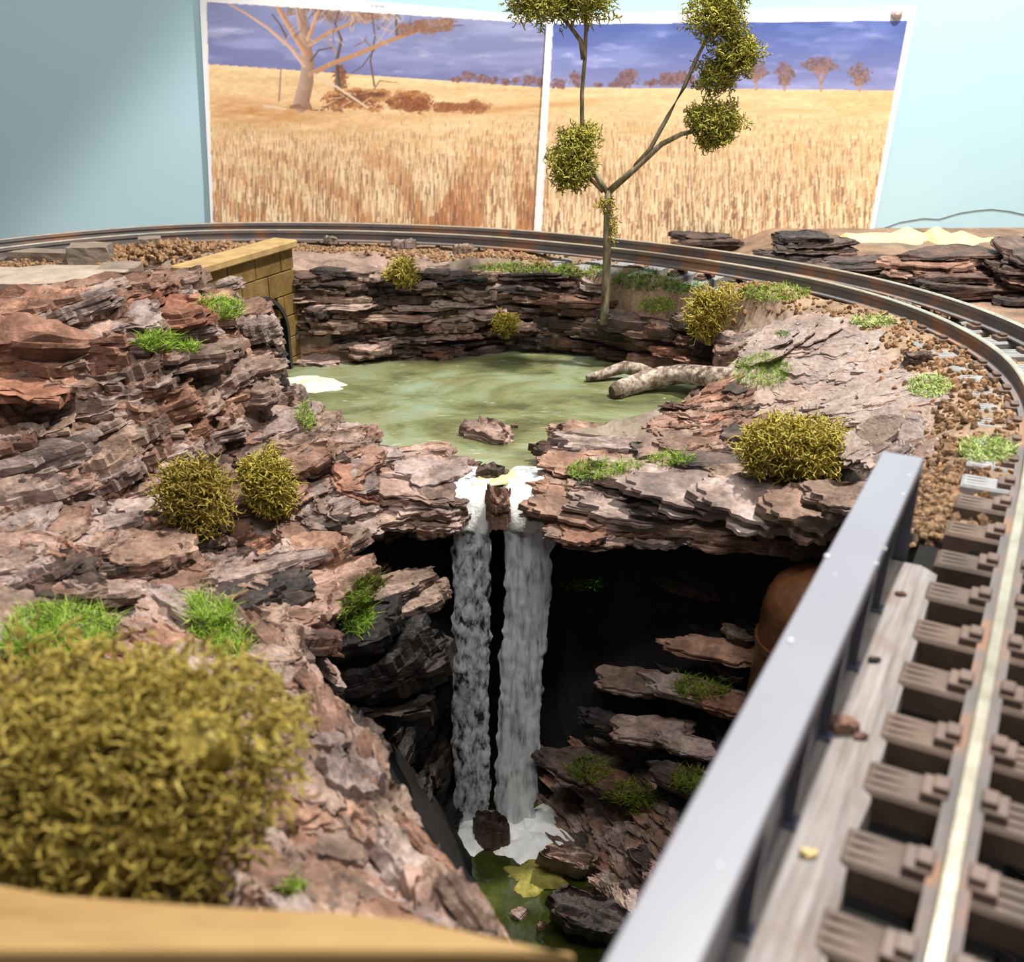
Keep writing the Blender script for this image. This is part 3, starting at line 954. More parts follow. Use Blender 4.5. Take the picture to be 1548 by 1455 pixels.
# ------------------------------------------------------------------ bark slabs
def slab_proto(sd, n=60, K=5, asp=0.62, jag=0.10):
    r = np.random.RandomState(sd)
    th = np.linspace(0, 2 * np.pi, n, endpoint=False)
    ex = r.uniform(2.2, 3.6)
    base = (np.abs(np.cos(th)) ** ex + np.abs(np.sin(th)) ** ex) ** (-1 / ex) * 0.5
    base = base * (1 + 0.22 * vnoise(np.cos(th) * 1.3 + sd, np.sin(th) * 1.3, 0, sd) + jag * fbm(np.cos(th) * 5, np.sin(th) * 5, sd, sd, 3))
    rings, zs = [], []
    def ring(sc, z):
        rings.append(sc * np.ones(n))
        zs.append(z * np.ones(n))
    ring(0.35, 0.06); ring(0.7, 0.0)
    h = np.sort(np.r_[0, r.rand(K - 1) * 0.9 + 0.05, 1])
    cut = 0.0
    for k in range(K):
        o = 1 + 0.16 * vnoise(np.cos(th) * 2.2 + k * 3.7, np.sin(th) * 2.2, sd * 1.3 + k, sd + k) + 0.09 * fbm(np.cos(th) * 6, np.sin(th) * 6, k * 2.1, sd + k, 3) - 0.06 * abs(k - K / 2) * r.rand()
        rings.append(o); zs.append(h[k] + 0.03 * vnoise(np.cos(th) * 4, np.sin(th) * 4, k, sd))
        rings.append(o * 0.985); zs.append(h[k + 1] + 0.06 * vnoise(np.cos(th) * 4, np.sin(th) * 4, k + 9, sd) * (1 if k < K - 1 else 2))
    for sc in (0.86, 0.72, 0.58, 0.44, 0.3, 0.16):
        rings.append(sc * np.ones(n))
        x, y = np.cos(th) * base * sc, np.sin(th) * base * sc
        f = fbm(x * 4 + sd, y * 5, 0, sd + 40, 4)
        f = np.floor(f * 4) / 4 * 0.7 + f * 0.3
        zs.append(1 + 0.30 * f - 0.05)
    R = np.array(rings)
    Zs = np.array(zs)
    x = np.cos(th)[None] * base[None] * R
    y = np.sin(th)[None] * base[None] * R * asp * 1.0
    V = np.stack([x, y, Zs - 0.5], -1)
    V[..., 2] += 0.25 * vnoise(x * 1.7 + sd, y * 1.7, 0, sd + 77) 
    m = len(R)
    V = V.reshape(-1, 3)
    F = []
    for a in range(m - 1):
        for k in range(n):
            F.append((a * n + k, a * n + (k + 1) % n, (a + 1) * n + (k + 1) % n, (a + 1) * n + k))
    F.append(tuple(range(n))[::-1])
    F.append(tuple((m - 1) * n + k for k in range(n)))
    me = mesh('bark_slab', V, F)
    top0 = (m - 6) * n
    me.polygons.foreach_set('use_smooth', [len(F) - 2 > q >= top0 or q == len(F) - 1 for q in range(len(F))])
    me.materials.append(M_BARK)
    return me
PROTO = [slab_proto(100 + i, K=3 + i % 4, asp=0.55 + 0.06 * (i % 5)) for i in range(18)]

def slab(parent, c, along, up, L, Wd, T, mat=None, proto=None, name='bark_slab'):
    z = Vector(up).normalized()
    x = Vector(along)
    x = (x - z * x.dot(z)).normalized()
    y = z.cross(x)
    m = Matrix(((x.x, y.x, z.x), (x.y, y.y, z.y), (x.z, y.z, z.z)))
    o = bpy.data.objects.new(name, proto if proto is not None else rnd.choice(PROTO))
    COL.objects.link(o)
    o.parent = parent
    o.location = Vector(c) - (parent.location if parent is not None else Vector())
    o.rotation_euler = m.to_euler()
    o.scale = (L, Wd * 1.5, T)
    if mat is not None and mat is not M_BARK:
        o.material_slots[0].link = 'OBJECT'
        o.material_slots[0].material = mat
    return o

def jit(v, a):
    return Vector((v[0] + rnd.uniform(-a, a), v[1] + rnd.uniform(-a, a), v[2] + rnd.uniform(-a, a)))

def wall_rows(parent, path, zb, zt, rows, lean, L, Wd, mats, side=1, prot=(-0.006, 0.008), tilt=0.10, dip=0.0, tmul=1.15, limit=300, dens=0.8):
    path = np.array(path, float)
    s_ = np.r_[0, np.cumsum(np.hypot(*np.diff(path, axis=0).T))]
    cnt = 0
    for r in range(rows):
        u = -rnd.random() * L[0]
        while u < s_[-1]:
            l = rnd.uniform(*L)
            um = min(max(u + l / 2, 0), s_[-1])
            x, y = np.interp(um, s_, path[:, 0]), np.interp(um, s_, path[:, 1])
            x2, y2 = np.interp(um + 0.012, s_, path[:, 0]), np.interp(um + 0.012, s_, path[:, 1])
            x1, y1 = np.interp(um - 0.012, s_, path[:, 0]), np.interp(um - 0.012, s_, path[:, 1])
            t = Vector((x2 - x1, y2 - y1, 0)).normalized()
            out = Vector((t.y, -t.x, 0)) * side
            b, tp = (zb(x, y) if callable(zb) else zb), (zt(x, y) if callable(zt) else zt)
            u += l * dens
            if tp - b < 0.006:
                continue
            dz = (tp - b) / rows
            z = b + dz * (r + 0.5 + rnd.uniform(-0.35, 0.35))
            wdd = rnd.uniform(*Wd)
            p = Vector((x, y, z)) + out * (-(z - b) * lean + rnd.uniform(*prot) - wdd * 0.35)
            al = t + Vector((0, 0, dip + rnd.uniform(-tilt, tilt)))
            up = Vector((0, 0, 1)) + out * rnd.uniform(-0.05, 0.22) + Vector((rnd.uniform(-tilt, tilt), rnd.uniform(-tilt, tilt), 0))
            slab(parent, p, al, up, l, wdd, dz * tmul * rnd.uniform(0.6, 1.5), rnd.choice(mats))
            cnt += 1
            if cnt >= limit:
                return cnt
    return cnt

# --- layered cliff behind the pond
cl_e = empty('rock_cliff', (0, 0.99, ZP), 'tall layered bark cliff behind the green pond', 'cliff')
cpx = [(440, 548), (540, 546), (640, 540), (700, 536), (760, 528), (830, 530), (900, 535), (960, 541), (1010, 552)]
cpath = [tuple(PZ(x, y, ZP)[:2]) for x, y in cpx]
tx = [p[0] for p in cpath]
tzv = [-0.004, -0.004, -0.005, -0.006, -0.007, -0.008, -0.009, -0.012, -0.030]
def ctop(x, y):
    return float(np.interp(x, tx, tzv))
wall_rows(cl_e, cpath, ZP - 0.004, ctop, 15, 0.09, (0.030, 0.085), (0.026, 0.040), [M_BARKD, M_BARKD, M_BARK, M_BARKG], 1, (-0.003, 0.008), 0.07, -0.06, 1.15, 295, 0.60)

# --- gorge: back wall under the lip, right-hand wall and left-hand wall
gb_e = empty('gorge_cliff', (0.06, 0.65, ZS), 'dark shaded gorge wall under the ledge behind the waterfall', 'cliff')
gpath = [(-0.06, 0.668), (-0.01, 0.674), (0.035, 0.672), (0.10, 0.648), (0.165, 0.63), (0.205, 0.59), (0.207, 0.51), (0.185, 0.44)]
wall_rows(gb_e, gpath, lambda x, y: max(ZS, gz(x - 0.02, y - 0.05) - 0.02), -0.105, 13, 0.15, (0.05, 0.11), (0.03, 0.05), [M_BARKSH], 1, (0.006, 0.030), 0.10, -0.10, 1.0, 290)
gl_e = empty('gorge_cliff', (-0.09, 0.50, ZS), 'dark gorge wall left of the waterfall below the mossy bank', 'cliff')
lpath = [(-0.007, 0.24), (-0.031, 0.315), (-0.066, 0.375), (-0.105, 0.44), (-0.123, 0.50), (-0.116, 0.585), (-0.098, 0.640)]
wall_rows(gl_e, lpath, ZS + 0.01, -0.125, 11, 0.30, (0.05, 0.10), (0.03, 0.05), [M_BARKSH], 1, (0.052, 0.072), 0.10, 0.15, 1.0, 250)

# --- mossy rocks at the foot of the gorge
gf_e = empty('rock_slope', (0.11, 0.47, -0.28), 'steep slope of tilted bark slabs at the foot of the gorge below the girder', 'rock slope')
n = 0
for k in range(2500):
    x, y = rnd.uniform(0.035, 0.24), rnd.uniform(0.33, 0.62)
    z = gz(x, y)
    if z > -0.13 or z < ZS - 0.006 or (x < 0.055 and y > 0.52) or float(sdist(np.array(x), np.array(y), GORGE)) < 0.012:
        continue
    st_ = min(max((-0.20 - z) / 0.12, 0), 1)
    al = Vector((0.75, -0.45, -0.25 - 0.45 * st_))
    up = Vector((-0.25 + 0.75 * 0.5 * st_, -0.35 - 0.1 * st_, 0.85))
    slab(gf_e, (x, y, z + 0.001), jit(al, 0.22), jit(up, 0.18), rnd.uniform(0.03, 0.06), rnd.uniform(0.010, 0.019), rnd.uniform(0.0035, 0.0075), rnd.choice([M_BARKD, M_BARK, M_BARKG] if z < -0.29 else [M_BARKSH]))  # higher slabs get the bark with shade in its colour
    n += 1
    if n >= 270:
        break

# --- left-hand bank
def scatter(parent, poly_px, count, al0, up0, L, Wd, T, mats, surf=0.5, js=0.22, sink=0.0, minpx=0, seed=1, gl=0.02):
    r = random.Random(seed)
    pts = []
    xs_, ys_ = [p[0] for p in poly_px], [p[1] for p in poly_px]
    tries = 0
    while len(pts) < count and tries < count * 60:
        tries += 1
        px, py = r.uniform(min(xs_), max(xs_)), r.uniform(min(ys_), max(ys_))
        if not bool(inside(np.array(px), np.array(py), poly_px)):
            continue
        p = hitg(px, py)
        if p.y > 1.1:
            continue
        if float(sdist(np.array(p.x), np.array(p.y), POND)) > 0.004 or float(sdist(np.array(p.x), np.array(p.y), GORGE)) > gl:
            continue
        l = r.uniform(*L)
        if float(np.hypot(CENT[::4, 0] - p.x, CENT[::4, 1] - p.y).min()) < 0.060 + l * 0.32:
            continue
        if any((p - q_).length < minpx * (l + l2) for q_, l2 in pts):
            continue
        pts.append((p, l))
        g = gnorm(p.x, p.y, 0.02)
        up = (Vector(up0).normalized() * (1 - surf) + g * surf)
        slab(parent, p + Vector((0, 0, sink)), jit(Vector(al0), js), jit(up, js * 0.7), l, r.uniform(*Wd), r.uniform(*T), r.choice(mats))
    return len(pts)

lb = empty('rock_bank', (-0.25, 0.62, -0.05), 'brown layered bark bank between the stone slabs and the pond', 'rock bank')
a1 = scatter(lb, [(0, 470), (250, 430), (345, 480), (345, 560), (300, 680), (200, 720), (0, 760)], 135, (1, 0.15, 0.30), (-0.25, -0.12, 1), (0.04, 0.095), (0.024, 0.045), (0.007, 0.016),
        [M_BARK, M_BARK, M_BARKG, M_BARKG, M_BARKR], 0.15, 0.16, 0.0, 0.13, 3)
fpath = [PZ(x, y, z) for x, y, z in [(-60, 745, -.068), (0, 742, -.066), (100, 742, -.07), (200, 738, -.072), (280, 720, -.075), (330, 695, -.079), (365, 655, -.08)]]
wall_rows(lb, [(p.x, p.y) for p in fpath], -0.078, -0.004, 7, 0.62, (0.05, 0.11), (0.035, 0.06), [M_BARK, M_BARKG, M_BARK, M_BARKR], 1, (-0.010, 0.014), 0.10, 0.20, 1.0, 105)
lb2 = empty('rock_bank', (-0.2, 0.5, -0.08), 'brown bark bank around the olive bushes above the gorge', 'rock bank')
a2 = scatter(lb2, [(0, 740), (200, 700), (330, 680), (450, 620), (540, 690), (690, 720), (690, 780), (480, 800), (480, 960), (400, 960), (300, 900), (0, 900)], 200, (1, 0.25, 0.35), (-0.25, -0.2, 1),
        (0.03, 0.065), (0.018, 0.034), (0.005, 0.011), [M_BARK, M_BARKG, M_BARKG, M_BARKR, M_BARKD], 0.5, 0.22, 0.0, 0.12, 4)
lb3 = empty('rock_bank', (-0.1, 0.36, -0.09), 'rough reddish bark bank sloping down to the gorge in front of the large lichen bush', 'rock bank')
a3 = scatter(lb3, [(0, 880), (300, 900), (480, 980), (620, 1160), (760, 1400), (600, 1400), (300, 1380), (0, 1330)], 200, (0.75, -0.55, -0.1), (0.1, -0.1, 1),
        (0.022, 0.055), (0.014, 0.03), (0.004, 0.008), [M_BARK, M_BARKG, M_BARKR, M_BARK], 0.75, 0.22, 0.0, 0.11, 5)
# bark facing of the bank edge where it drops to the gorge
npath = [(-0.004, 0.235), (-0.012, 0.262), (-0.036, 0.31), (-0.070, 0.37), (-0.110, 0.44), (-0.126, 0.49)]
wall_rows(lb3, npath, -0.17, lambda x, y: gz(x - 0.02, y) - 0.004, 5, 0.02, (0.03, 0.07), (0.025, 0.045), [M_BARK, M_BARKG, M_BARKD], 1, (-0.004, 0.010), 0.15, 0.0, 1.1, 90)
wall_rows(gl_e, npath, -0.31, -0.16, 7, 0.25, (0.04, 0.08), (0.03, 0.05), [M_BARKSH], 1, (0.045, 0.065), 0.15, 0.1, 1.1, 60)
# small broken rocks against the culvert
for px, py, z, L, W_, T, mt in [(372, 480, -.012, .045, .03, .012, M_BARKG), (350, 500, -.02, .05, .03, .012, M_BARK), (372, 520, -.036, .045, .03, .012, M_BARKD),
                                (380, 548, -.055, .045, .03, .012, M_BARKD), (396, 585, -.076, .04, .03, .012, M_BARKD), (375, 600, -.07, .05, .03, .014, M_BARK),
                                (420, 600, -.082, .03, .024, .008, M_BARK), (440, 625, -.083, .04, .03, .007, M_BARKG), (470, 660, -.083, .045, .03, .007, M_BARK), (410, 650, -.08, .05, .035, .009, M_BARKG), (430, 690, -.08, .05, .035, .008, M_BARK), (500, 680, -.081, .05, .03, .007, M_BARKG)]:
    slab(lb, hitg(px, py) + Vector((0.0, -0.004, 0.002)), jit(Vector((1, 0.15, 0.22)), 0.12), jit(Vector((-0.18, -0.15, 1)), 0.1), L, W_, T, mt)
# low rocks along the water's edge below the bank
for px, py, L, W_, T, mt in [(432, 602, .034, .026, .010, M_BARKG), (455, 622, .036, .028, .010, M_BARK), (440, 640, .045, .03, .012, M_BARKG), (478, 642, .040, .028, .009, M_BARK), (505, 660, .044, .03, .010, M_BARKG),
                             (470, 662, .05, .03, .012, M_BARK), (535, 672, .040, .026, .008, M_BARKG), (415, 612, .035, .026, .016, M_BARKD), (408, 588, .026, .02, .016, M_BARK), (400, 570, .026, .02, .022, M_BARKD), (404, 545, .03, .02, .016, M_BARKG), (395, 520, .035, .022, .014, M_BARK),
                             (388, 498, .034, .024, .014, M_BARKG), (425, 655, .05, .034, .016, M_BARK)]:
    zz = ZP + 0.003 if py > 580 else ZP + 0.003 + (580 - py) * 0.0009
    slab(lb, PZ(px, py, zz), jit(Vector((1, 0.15, 0.1)), 0.12), jit(Vector((-0.1, -0.15, 1)), 0.1), L, W_, T, mt)
# chunky ledge standing out from the bank over the gorge
for px, py, z, L, W_, T, mt in [(480, 900, -.105, .075, .035, .016, M_BARKG), (440, 930, -.11, .07, .04, .014, M_BARKG), (520, 960, -.128, .065, .035, .012, M_BARKSH),
                                (605, 885, -.12, .045, .02, .007, M_BARK), (628, 912, -.128, .042, .02, .008, M_BARK), (585, 905, -.127, .04, .02, .008, M_BARKSH), (560, 1000, -.15, .08, .04, .02, M_BARKSH),
                                (540, 1060, -.18, .09, .04, .02, M_BARKSH), (590, 1010, -.16, .07, .04, .018, M_BARKSH), (460, 840, -.098, .06, .03, .012, M_BARK),
                                (500, 830, -.105, .05, .03, .009, M_BARK), (480, 790, -.095, .055, .03, .009, M_BARKD), (510, 760, -.09, .06, .03, .008, M_BARKG)]:
    slab(lb2, PZ(px, py, z), jit(Vector((1, 0.2, 0.25)), 0.1), jit(Vector((-0.2, -0.2, 1)), 0.1), L, W_, T, mt)

scatter(lb, [(375, 500), (385, 560), (430, 605), (505, 660), (540, 695), (440, 690), (390, 600), (360, 540)], 44, (1, 0.2, 0.15), (-0.15, -0.2, 1), (0.02, 0.05), (0.014, 0.03), (0.004, 0.010),
        [M_BARK, M_BARKG, M_BARK, M_BARKR], 0.6, 0.2, 0.001, 0.10, 15)
sf = empty('rock_slope', (0.11, 0.50, -0.30), 'jumble of thin tilted bark slabs beside the stream at the foot of the waterfalls', 'rock slope')
scatter(sf, [(845, 1160), (930, 1130), (1090, 1130), (1090, 1250), (960, 1455), (880, 1455), (850, 1300)], 130, (0.72, -0.50, -0.42), (0.05, -0.45, 0.85), (0.03, 0.06), (0.010, 0.020), (0.003, 0.007),
        [M_BARK, M_BARKD, M_BARKG, M_BARK], 0.45, 0.16, 0.003, 0.07, 16, 9.0)
rsl = empty('rock_slope', (0.22, 0.75, -0.04), 'grey-pink slope of flat bark sheets between the pond and the curved track', 'rock slope')
scatter(rsl, [(1090, 480), (1110, 455), (1230, 450), (1300, 500), (1345, 560), (1375, 640), (1350, 720), (1300, 700), (1290, 640), (1140, 640), (1150, 580), (1200, 560), (1120, 520)], 120, (1, -0.6, -0.1), (0, 0, 1), (0.03, 0.075), (0.018, 0.04), (0.0016, 0.0035),
        [M_SHEET], 0.97, 0.12, -0.0006, 0.05, 17)
# --- flaked ledge left of the fall
le = empty('rock_ledge', (-0.09, 0.65, -0.085), 'flaky brown bark ledge on the left lip of the waterfall', 'rock ledge')
for px, py, z, L, W_, T, mt in [(600, 705, -.078, .06, .035, .008, M_BARKG), (650, 712, -.079, .05, .032, .007, M_BARKG), (570, 720, -.082, .05, .03, .007, M_BARK),
                                (620, 735, -.084, .062, .034, .007, M_BARKG), (665, 740, -.086, .04, .03, .008, M_BARK), (580, 745, -.088, .055, .03, .007, M_BARK),
                                (640, 758, -.092, .055, .03, .008, M_BARKG), (600, 768, -.096, .055, .03, .007, M_BARK), (668, 772, -.096, .035, .026, .012, M_BARK),
                                (530, 735, -.09, .05, .03, .007, M_BARKG), (520, 700, -.078, .05, .035, .010, M_BARK), (550, 790, -.103, .06, .03, .008, M_BARKD), (660, 795, -.104, .03, .022, .008, M_BARKR),
                                (640, 690, -.080, .05, .024, .006, M_BARKG)]:
    slab(le, PZ(px, py, z), jit(Vector((1, 0.05, 0.02)), 0.12), jit(Vector((0, -0.25, 1)), 0.08), L, W_, T, mt)

rq = random.Random(41)
for k in range(46):
    px, py = rq.uniform(560, 680), rq.uniform(692, 795)
    z = -0.076 - 0.028 * (py - 692) / 103 + rq.uniform(-.002, .002)
    slab(le, PZ(px, py, z), jit(Vector((1, 0.05, 0.03)), 0.2), jit(Vector((0, -0.3, 1)), 0.14), rq.uniform(0.016, 0.036), rq.uniform(0.012, 0.02), rq.uniform(0.0022, 0.0045), rq.choice([M_BARKG, M_BARKG, M_BARK, M_BARKR]))
slab(gb_e, (-0.005, 0.668, ZP - 0.012), (1, 0, 0), (0, -0.05, 1), 0.12, 0.05, 0.014, M_BARKD)
# --- broad ledge right of the fall
re_ = empty('rock_ledge', (0.10, 0.62, -0.085), 'broad bark ledge of long slabs on the right lip of the waterfall', 'rock ledge')
for px, py, z, L, W_, T, mt, dp_ in [
        (905, 655, -.074, .075, .022, .010, M_BARK, .02), (945, 680, -.074, .115, .020, .009, M_BARKG, -.02), (880, 690, -.078, .07, .024, .012, M_BARKD, 0),
        (1010, 690, -.074, .06, .02, .008, M_BARKD, -.1), (880, 728, -.081, .055, .03, .008, M_BARK, 0), (960, 735, -.079, .08, .03, .006, M_BARKD, -.03),
        (1000, 722, -.072, .095, .030, .007, M_BARKG, -.10), (900, 748, -.085, .085, .026, .008, M_BARK, -.04), (1075, 745, -.072, .10, .036, .008, M_BARKG, -.10),
        (1140, 728, -.068, .06, .03, .008, M_BARK, 0), (1165, 758, -.070, .085, .042, .010, M_BARKG, -.03), (1235, 770, -.066, .06, .04, .010, M_BARK, 0.05),
        (905, 772, -.090, .085, .030, .009, M_BARK, -.05), (990, 782, -.090, .11, .034, .010, M_BARKG, -.06), (1085, 790, -.090, .09, .032, .010, M_BARK, -.05),
        (880, 795, -.098, .05, .022, .006, M_BARKR, -.08), (1000, 803, -.099, .06, .02, .006, M_BARKR, -.05), (1130, 808, -.095, .06, .03, .010, M_BARKR, .05),
        (1190, 790, -.088, .07, .03, .010, M_BARKD, .05), (1230, 815, -.090, .06, .03, .012, M_BARKD, .05), (1070, 700, -.066, .05, .022, .006, M_BARKD, -.05),
        (1050, 770, -.081, .08, .03, .008, M_BARKD, -.05), (860, 760, -.088, .035, .024, .010, M_BARKR, 0), (1280, 760, -.05, .05, .03, .01, M_BARK, .1),
        (1000, 668, -.073, .07, .026, .006, M_BARKG, 0), (1050, 672, -.067, .06, .03, .006, M_BARK, .05), (1030, 650, -.074, .05, .02, .006, M_BARKR, .05)]:
    slab(re_, PZ(px, py, z), jit(Vector((1, -0.05, dp_)), 0.04), jit(Vector((0.02, -0.22, 1)), 0.05), L, W_, T, mt)
for k in range(40):
    px = rq.uniform(850, 1250)
    py = rq.uniform(690, 815) - (0 if px < 1100 else 10)
    z = -0.070 - 0.030 * (py - 690) / 125 + rq.uniform(-.002, .002)
    slab(re_, PZ(px, py, z), jit(Vector((1, -0.05, -0.05)), 0.12), jit(Vector((0, -0.25, 1)), 0.10), rq.uniform(0.022, 0.055), rq.uniform(0.014, 0.024), rq.uniform(0.0025, 0.006), rq.choice([M_BARKG, M_BARK, M_BARK, M_BARKR]))
# lit shelves standing proud of the shade-painted wall
for px, py, z, L, W_, T, mt in [(1040, 885, -.15, .05, .03, .009, M_BARKD), (1090, 985, -.185, .07, .03, .007, M_BARK), (1115, 960, -.175, .025, .018, .007, M_BARK),
                                (1065, 1050, -.215, .085, .035, .010, M_BARKG), (960, 1035, -.225, .06, .03, .008, M_BARK), (985, 1110, -.245, .06, .03, .010, M_BARKG),
                                (1040, 1130, -.245, .05, .03, .008, M_BARKG), (930, 1095, -.25, .06, .03, .009, M_BARKSH), (1100, 1065, -.21, .05, .03, .012, M_BARKR),
                                (1110, 1010, -.20, .03, .025, .01, M_BARKD), (890, 1160, -.285, .075, .04, .012, M_BARKD), (960, 1200, -.29, .08, .04, .012, M_BARKD), (1040, 1185, -.26, .06, .035, .01, M_BARKD),
                                (890, 1385, -.325, .055, .04, .020, M_BARKD), (858, 1300, -.328, .04, .022, .03, M_BARK)]:
    slab(gf_e, PZ(px, py, z), jit(Vector((1, -0.15, -0.22)), 0.08), jit(Vector((0.1, -0.35, 1)), 0.08), L * 0.9, W_ * 0.62, T * 0.7, mt)

# --- broken rocks round the right shore of the pond and under the tree
rs_e = empty('rock_shore', (0.17, 0.83, -0.075), 'low broken bark rocks along the pond shore behind the log', 'rock shore')
for px, py, L, W_, T, mt in [(940, 500, .09, .03, .014, M_BARKD), (1000, 512, .08, .03, .012, M_BARKD), (985, 488, .10, .03, .012, M_BARKD), (900, 462, .10, .03, .014, M_BARKD),
                             (840, 446, .10, .03, .012, M_BARKD), (1040, 530, .07, .03, .008, M_BARKR), (1005, 545, .06, .02, .008, M_BARKR), (1030, 500, .06, .03, .012, M_BARKD), (1055, 490, .05, .03, .010, M_BARKD),
                             (1085, 525, .035, .02, .014, M_BARKD), (1060, 515, .05, .024, .012, M_BARKD), (1110, 512, .05, .02, .006, M_BARKG), (1105, 538, .03, .016, .014, M_BARK),
                             (1070, 548, .05, .02, .006, M_BARKR), (950, 535, .06, .02, .008, M_BARKD), (880, 520, .07, .024, .010, M_BARKD), (820, 510, .07, .024, .010, M_BARKD), (870, 490, .08, .026, .012, M_BARKD)]:
    slab(rs_e, hitg(px, py), jit(Vector((1, -0.1, -0.10)), 0.08), jit(Vector((0.03, -0.1, 1)), 0.08), L, W_, T, mt)
rb_e = empty('rock_shore', (0.13, 0.70, -0.08), 'crumbly reddish bark rocks along the pond shore in front of the log', 'rock shore')
scatter(rb_e, [(1050, 590), (1130, 575), (1140, 640), (1100, 690), (1010, 670), (1015, 640)], 46, (1, 0.4, 0.1), (-0.1, -0.1, 1), (0.02, 0.045), (0.014, 0.024), (0.004, 0.008),
        [M_BARKR, M_BARK, M_BARKR, M_BARKD], 0.5, 0.25, 0.0, 0.1, 9)
# ------------------------------------------------------------------ water
def poly_sheet(name, poly, z, step, mat, parent=None, wave=0.0, sd=1, grow=0.0, ymin=-9):
    xs_ = [p[0] for p in poly]
    ys_ = [p[1] for p in poly]
    gx = np.arange(min(xs_) - 0.03, max(xs_) + 0.03, step)
    gy = np.arange(min(ys_) - 0.03, max(ys_) + 0.03, step)
    A, B = np.meshgrid(gx, gy, indexing='ij')
    D = sdist(A, B, poly)
    H = z + wave * fbm(A * 45, B * 45, s=sd, o=3)
    keep = (D > -grow) & (B > ymin)
    F = gridfaces(len(gx), len(gy))
    F = F[keep.reshape(-1)[F].all(1)]
    used, invx = np.unique(F, return_inverse=True)
    V = np.stack([A, B, H], -1).reshape(-1, 3)[used]
    F = invx.reshape(F.shape)
    me = mesh(name, V, F, True)
    return me, D.reshape(-1)[used]

N = Nd('pond_resin').set(0.16, 0.5)
f1 = N.noise(N.pos((1, 1.5, 1), (0, 0, -0.3)), 10, 5, 0.6, 0.7)
f2 = N.noise(N.pos((1, 2.4, 1), (0, 0, -0.35)), 14, 5, 0.6, 0.8)
c = N.ramp(f1, [(0.36, (0.075, 0.082, 0.034)), (0.46, (0.145, 0.160, 0.072)), (0.54, (0.205, 0.232, 0.128)), (0.66, (0.235, 0.300, 0.205))])
c = N.mix(N.ramp(f2, [(0.50, (0, 0, 0)), (0.72, (0.6, 0.6, 0.6))]), c, (0.19, 0.165, 0.075))
f3 = N.noise(N.pos((1, 3.2, 1), (0, 0, -0.5)), 42, 5, 0.7, 1.2)
c = N.mix(N.ramp(f3, [(0.63, (0, 0, 0)), (0.70, (0.6, 0.6, 0.6))]), c, (0.50, 0.55, 0.43))
N.col(c)
N.bump(N.noise(N.pos((1, 2, 1), (0, 0, -0.4)), 55, 4, 0.55, 0.8), 0.35, 0.0018)
M_POND = N.m
me, D = poly_sheet('pond_water', POND, ZP, 0.004, M_POND, wave=0.0006, sd=4, grow=0.016, ymin=0.636)
pw = put('pond_water', me, M_POND)
tag(pw, 'murky green pond water with faint brush ripples above the waterfall', 'water')

def foam_mat(name, a, b, cov=0.5, scale=90):
    N = Nd(name).set(0.35, 0.5)
    f = N.noise(N.pos(), scale, 5, 0.65)
    N.col(N.ramp(f, [(0.35, a), (0.65, b)]))
    N.bump(N.noise(N.pos(), 230, 4, 0.65), 0.7, 0.0012)
    return N.m
M_FOAM = foam_mat('white_foam', (0.78, 0.78, 0.74), (0.92, 0.92, 0.90))
M_FOAMW = foam_mat('pale_cream_foam', (0.60, 0.56, 0.33), (0.84, 0.81, 0.66))
M_FOAMY = foam_mat('cream_foam', (0.40, 0.36, 0.13), (0.60, 0.56, 0.33))

def foam_patch(name, cx, cy, z, rx, ry, mat, label, sd, hgt=0.002, parent=None, nois=0.35):
    n, m = 60, 12
    th = np.linspace(0, 2 * np.pi, n, endpoint=False)
    o = PZ(cx, cy, z)
    R = 1 + nois * fbm(np.cos(th) * 2.2 + sd, np.sin(th) * 2.2, 0, sd, 4)
    V = []
    for k in range(m):
        q = 1 - k / (m - 1)
        x, y = np.cos(th) * R * q * rx, np.sin(th) * R * q * ry
        hz = (-0.0012 if k == 0 else 0) + hgt * (1 - q ** 3) * (0.7 + 0.6 * fbm(x * 120, y * 120, sd, sd, 3))
        V.append(np.stack([x, y, hz], -1))
    V = np.concatenate(V)
    F = []
    for a in range(m - 1):
        for k in range(n):
            F.append((a * n + k, a * n + (k + 1) % n, (a + 1) * n + (k + 1) % n, (a + 1) * n + k))
    me = mesh(name, V, F, True)
    ob = put(name, me, mat, None, o)
    if parent is not None:
        ob.parent = parent
        ob.location = o - parent.location
    else:
        tag(ob, label, 'foam')
    return ob
foam_patch('water_foam', 458, 580, ZP + 0.001, 0.032, 0.022, M_FOAMW, 'white and yellow foam where water enters the pond by the culvert', 3)
foam_patch('water_foam', 762, 722, ZP + 0.0036, 0.038, 0.013, M_FOAMY, 'cream yellow foam on the pond just above the waterfall lip', 6, 0.0016, None, 0.28)

N = Nd('waterfall_gel').set(0.28, 0.5)
v1 = N.noise(N.pos((1, 1, 0.16)), 210, 5, 0.6, 0.2)
v2 = N.noise(N.pos((1, 1, 0.3)), 70, 4, 0.6)
c = N.ramp(v1, [(0.30, (0.04, 0.04, 0.04)), (0.39, (0.34, 0.345, 0.35)), (0.53, (0.64, 0.65, 0.66)), (0.72, (0.80, 0.81, 0.81))])
N.col(c)
N.b.inputs['Transmission Weight'].default_value = 0.10
N.bump(v1, 0.8, 0.0012)
M_FALL = N.m
N = Nd('waterfall_gel_mottled').set(0.25, 0.5)
v1 = N.noise(N.pos((1, 1, 0.45), (0.0, 0.35, 0)), 210, 5, 0.6, 0.4)
c = N.ramp(v1, [(0.37, (0.025, 0.025, 0.028)), (0.44, (0.27, 0.275, 0.28)), (0.54, (0.56, 0.57, 0.58)), (0.70, (0.80, 0.81, 0.81))])
N.col(c)
N.b.inputs['Transmission Weight'].default_value = 0.10
N.bump(v1, 0.9, 0.0015)
M_FALLM = N.m

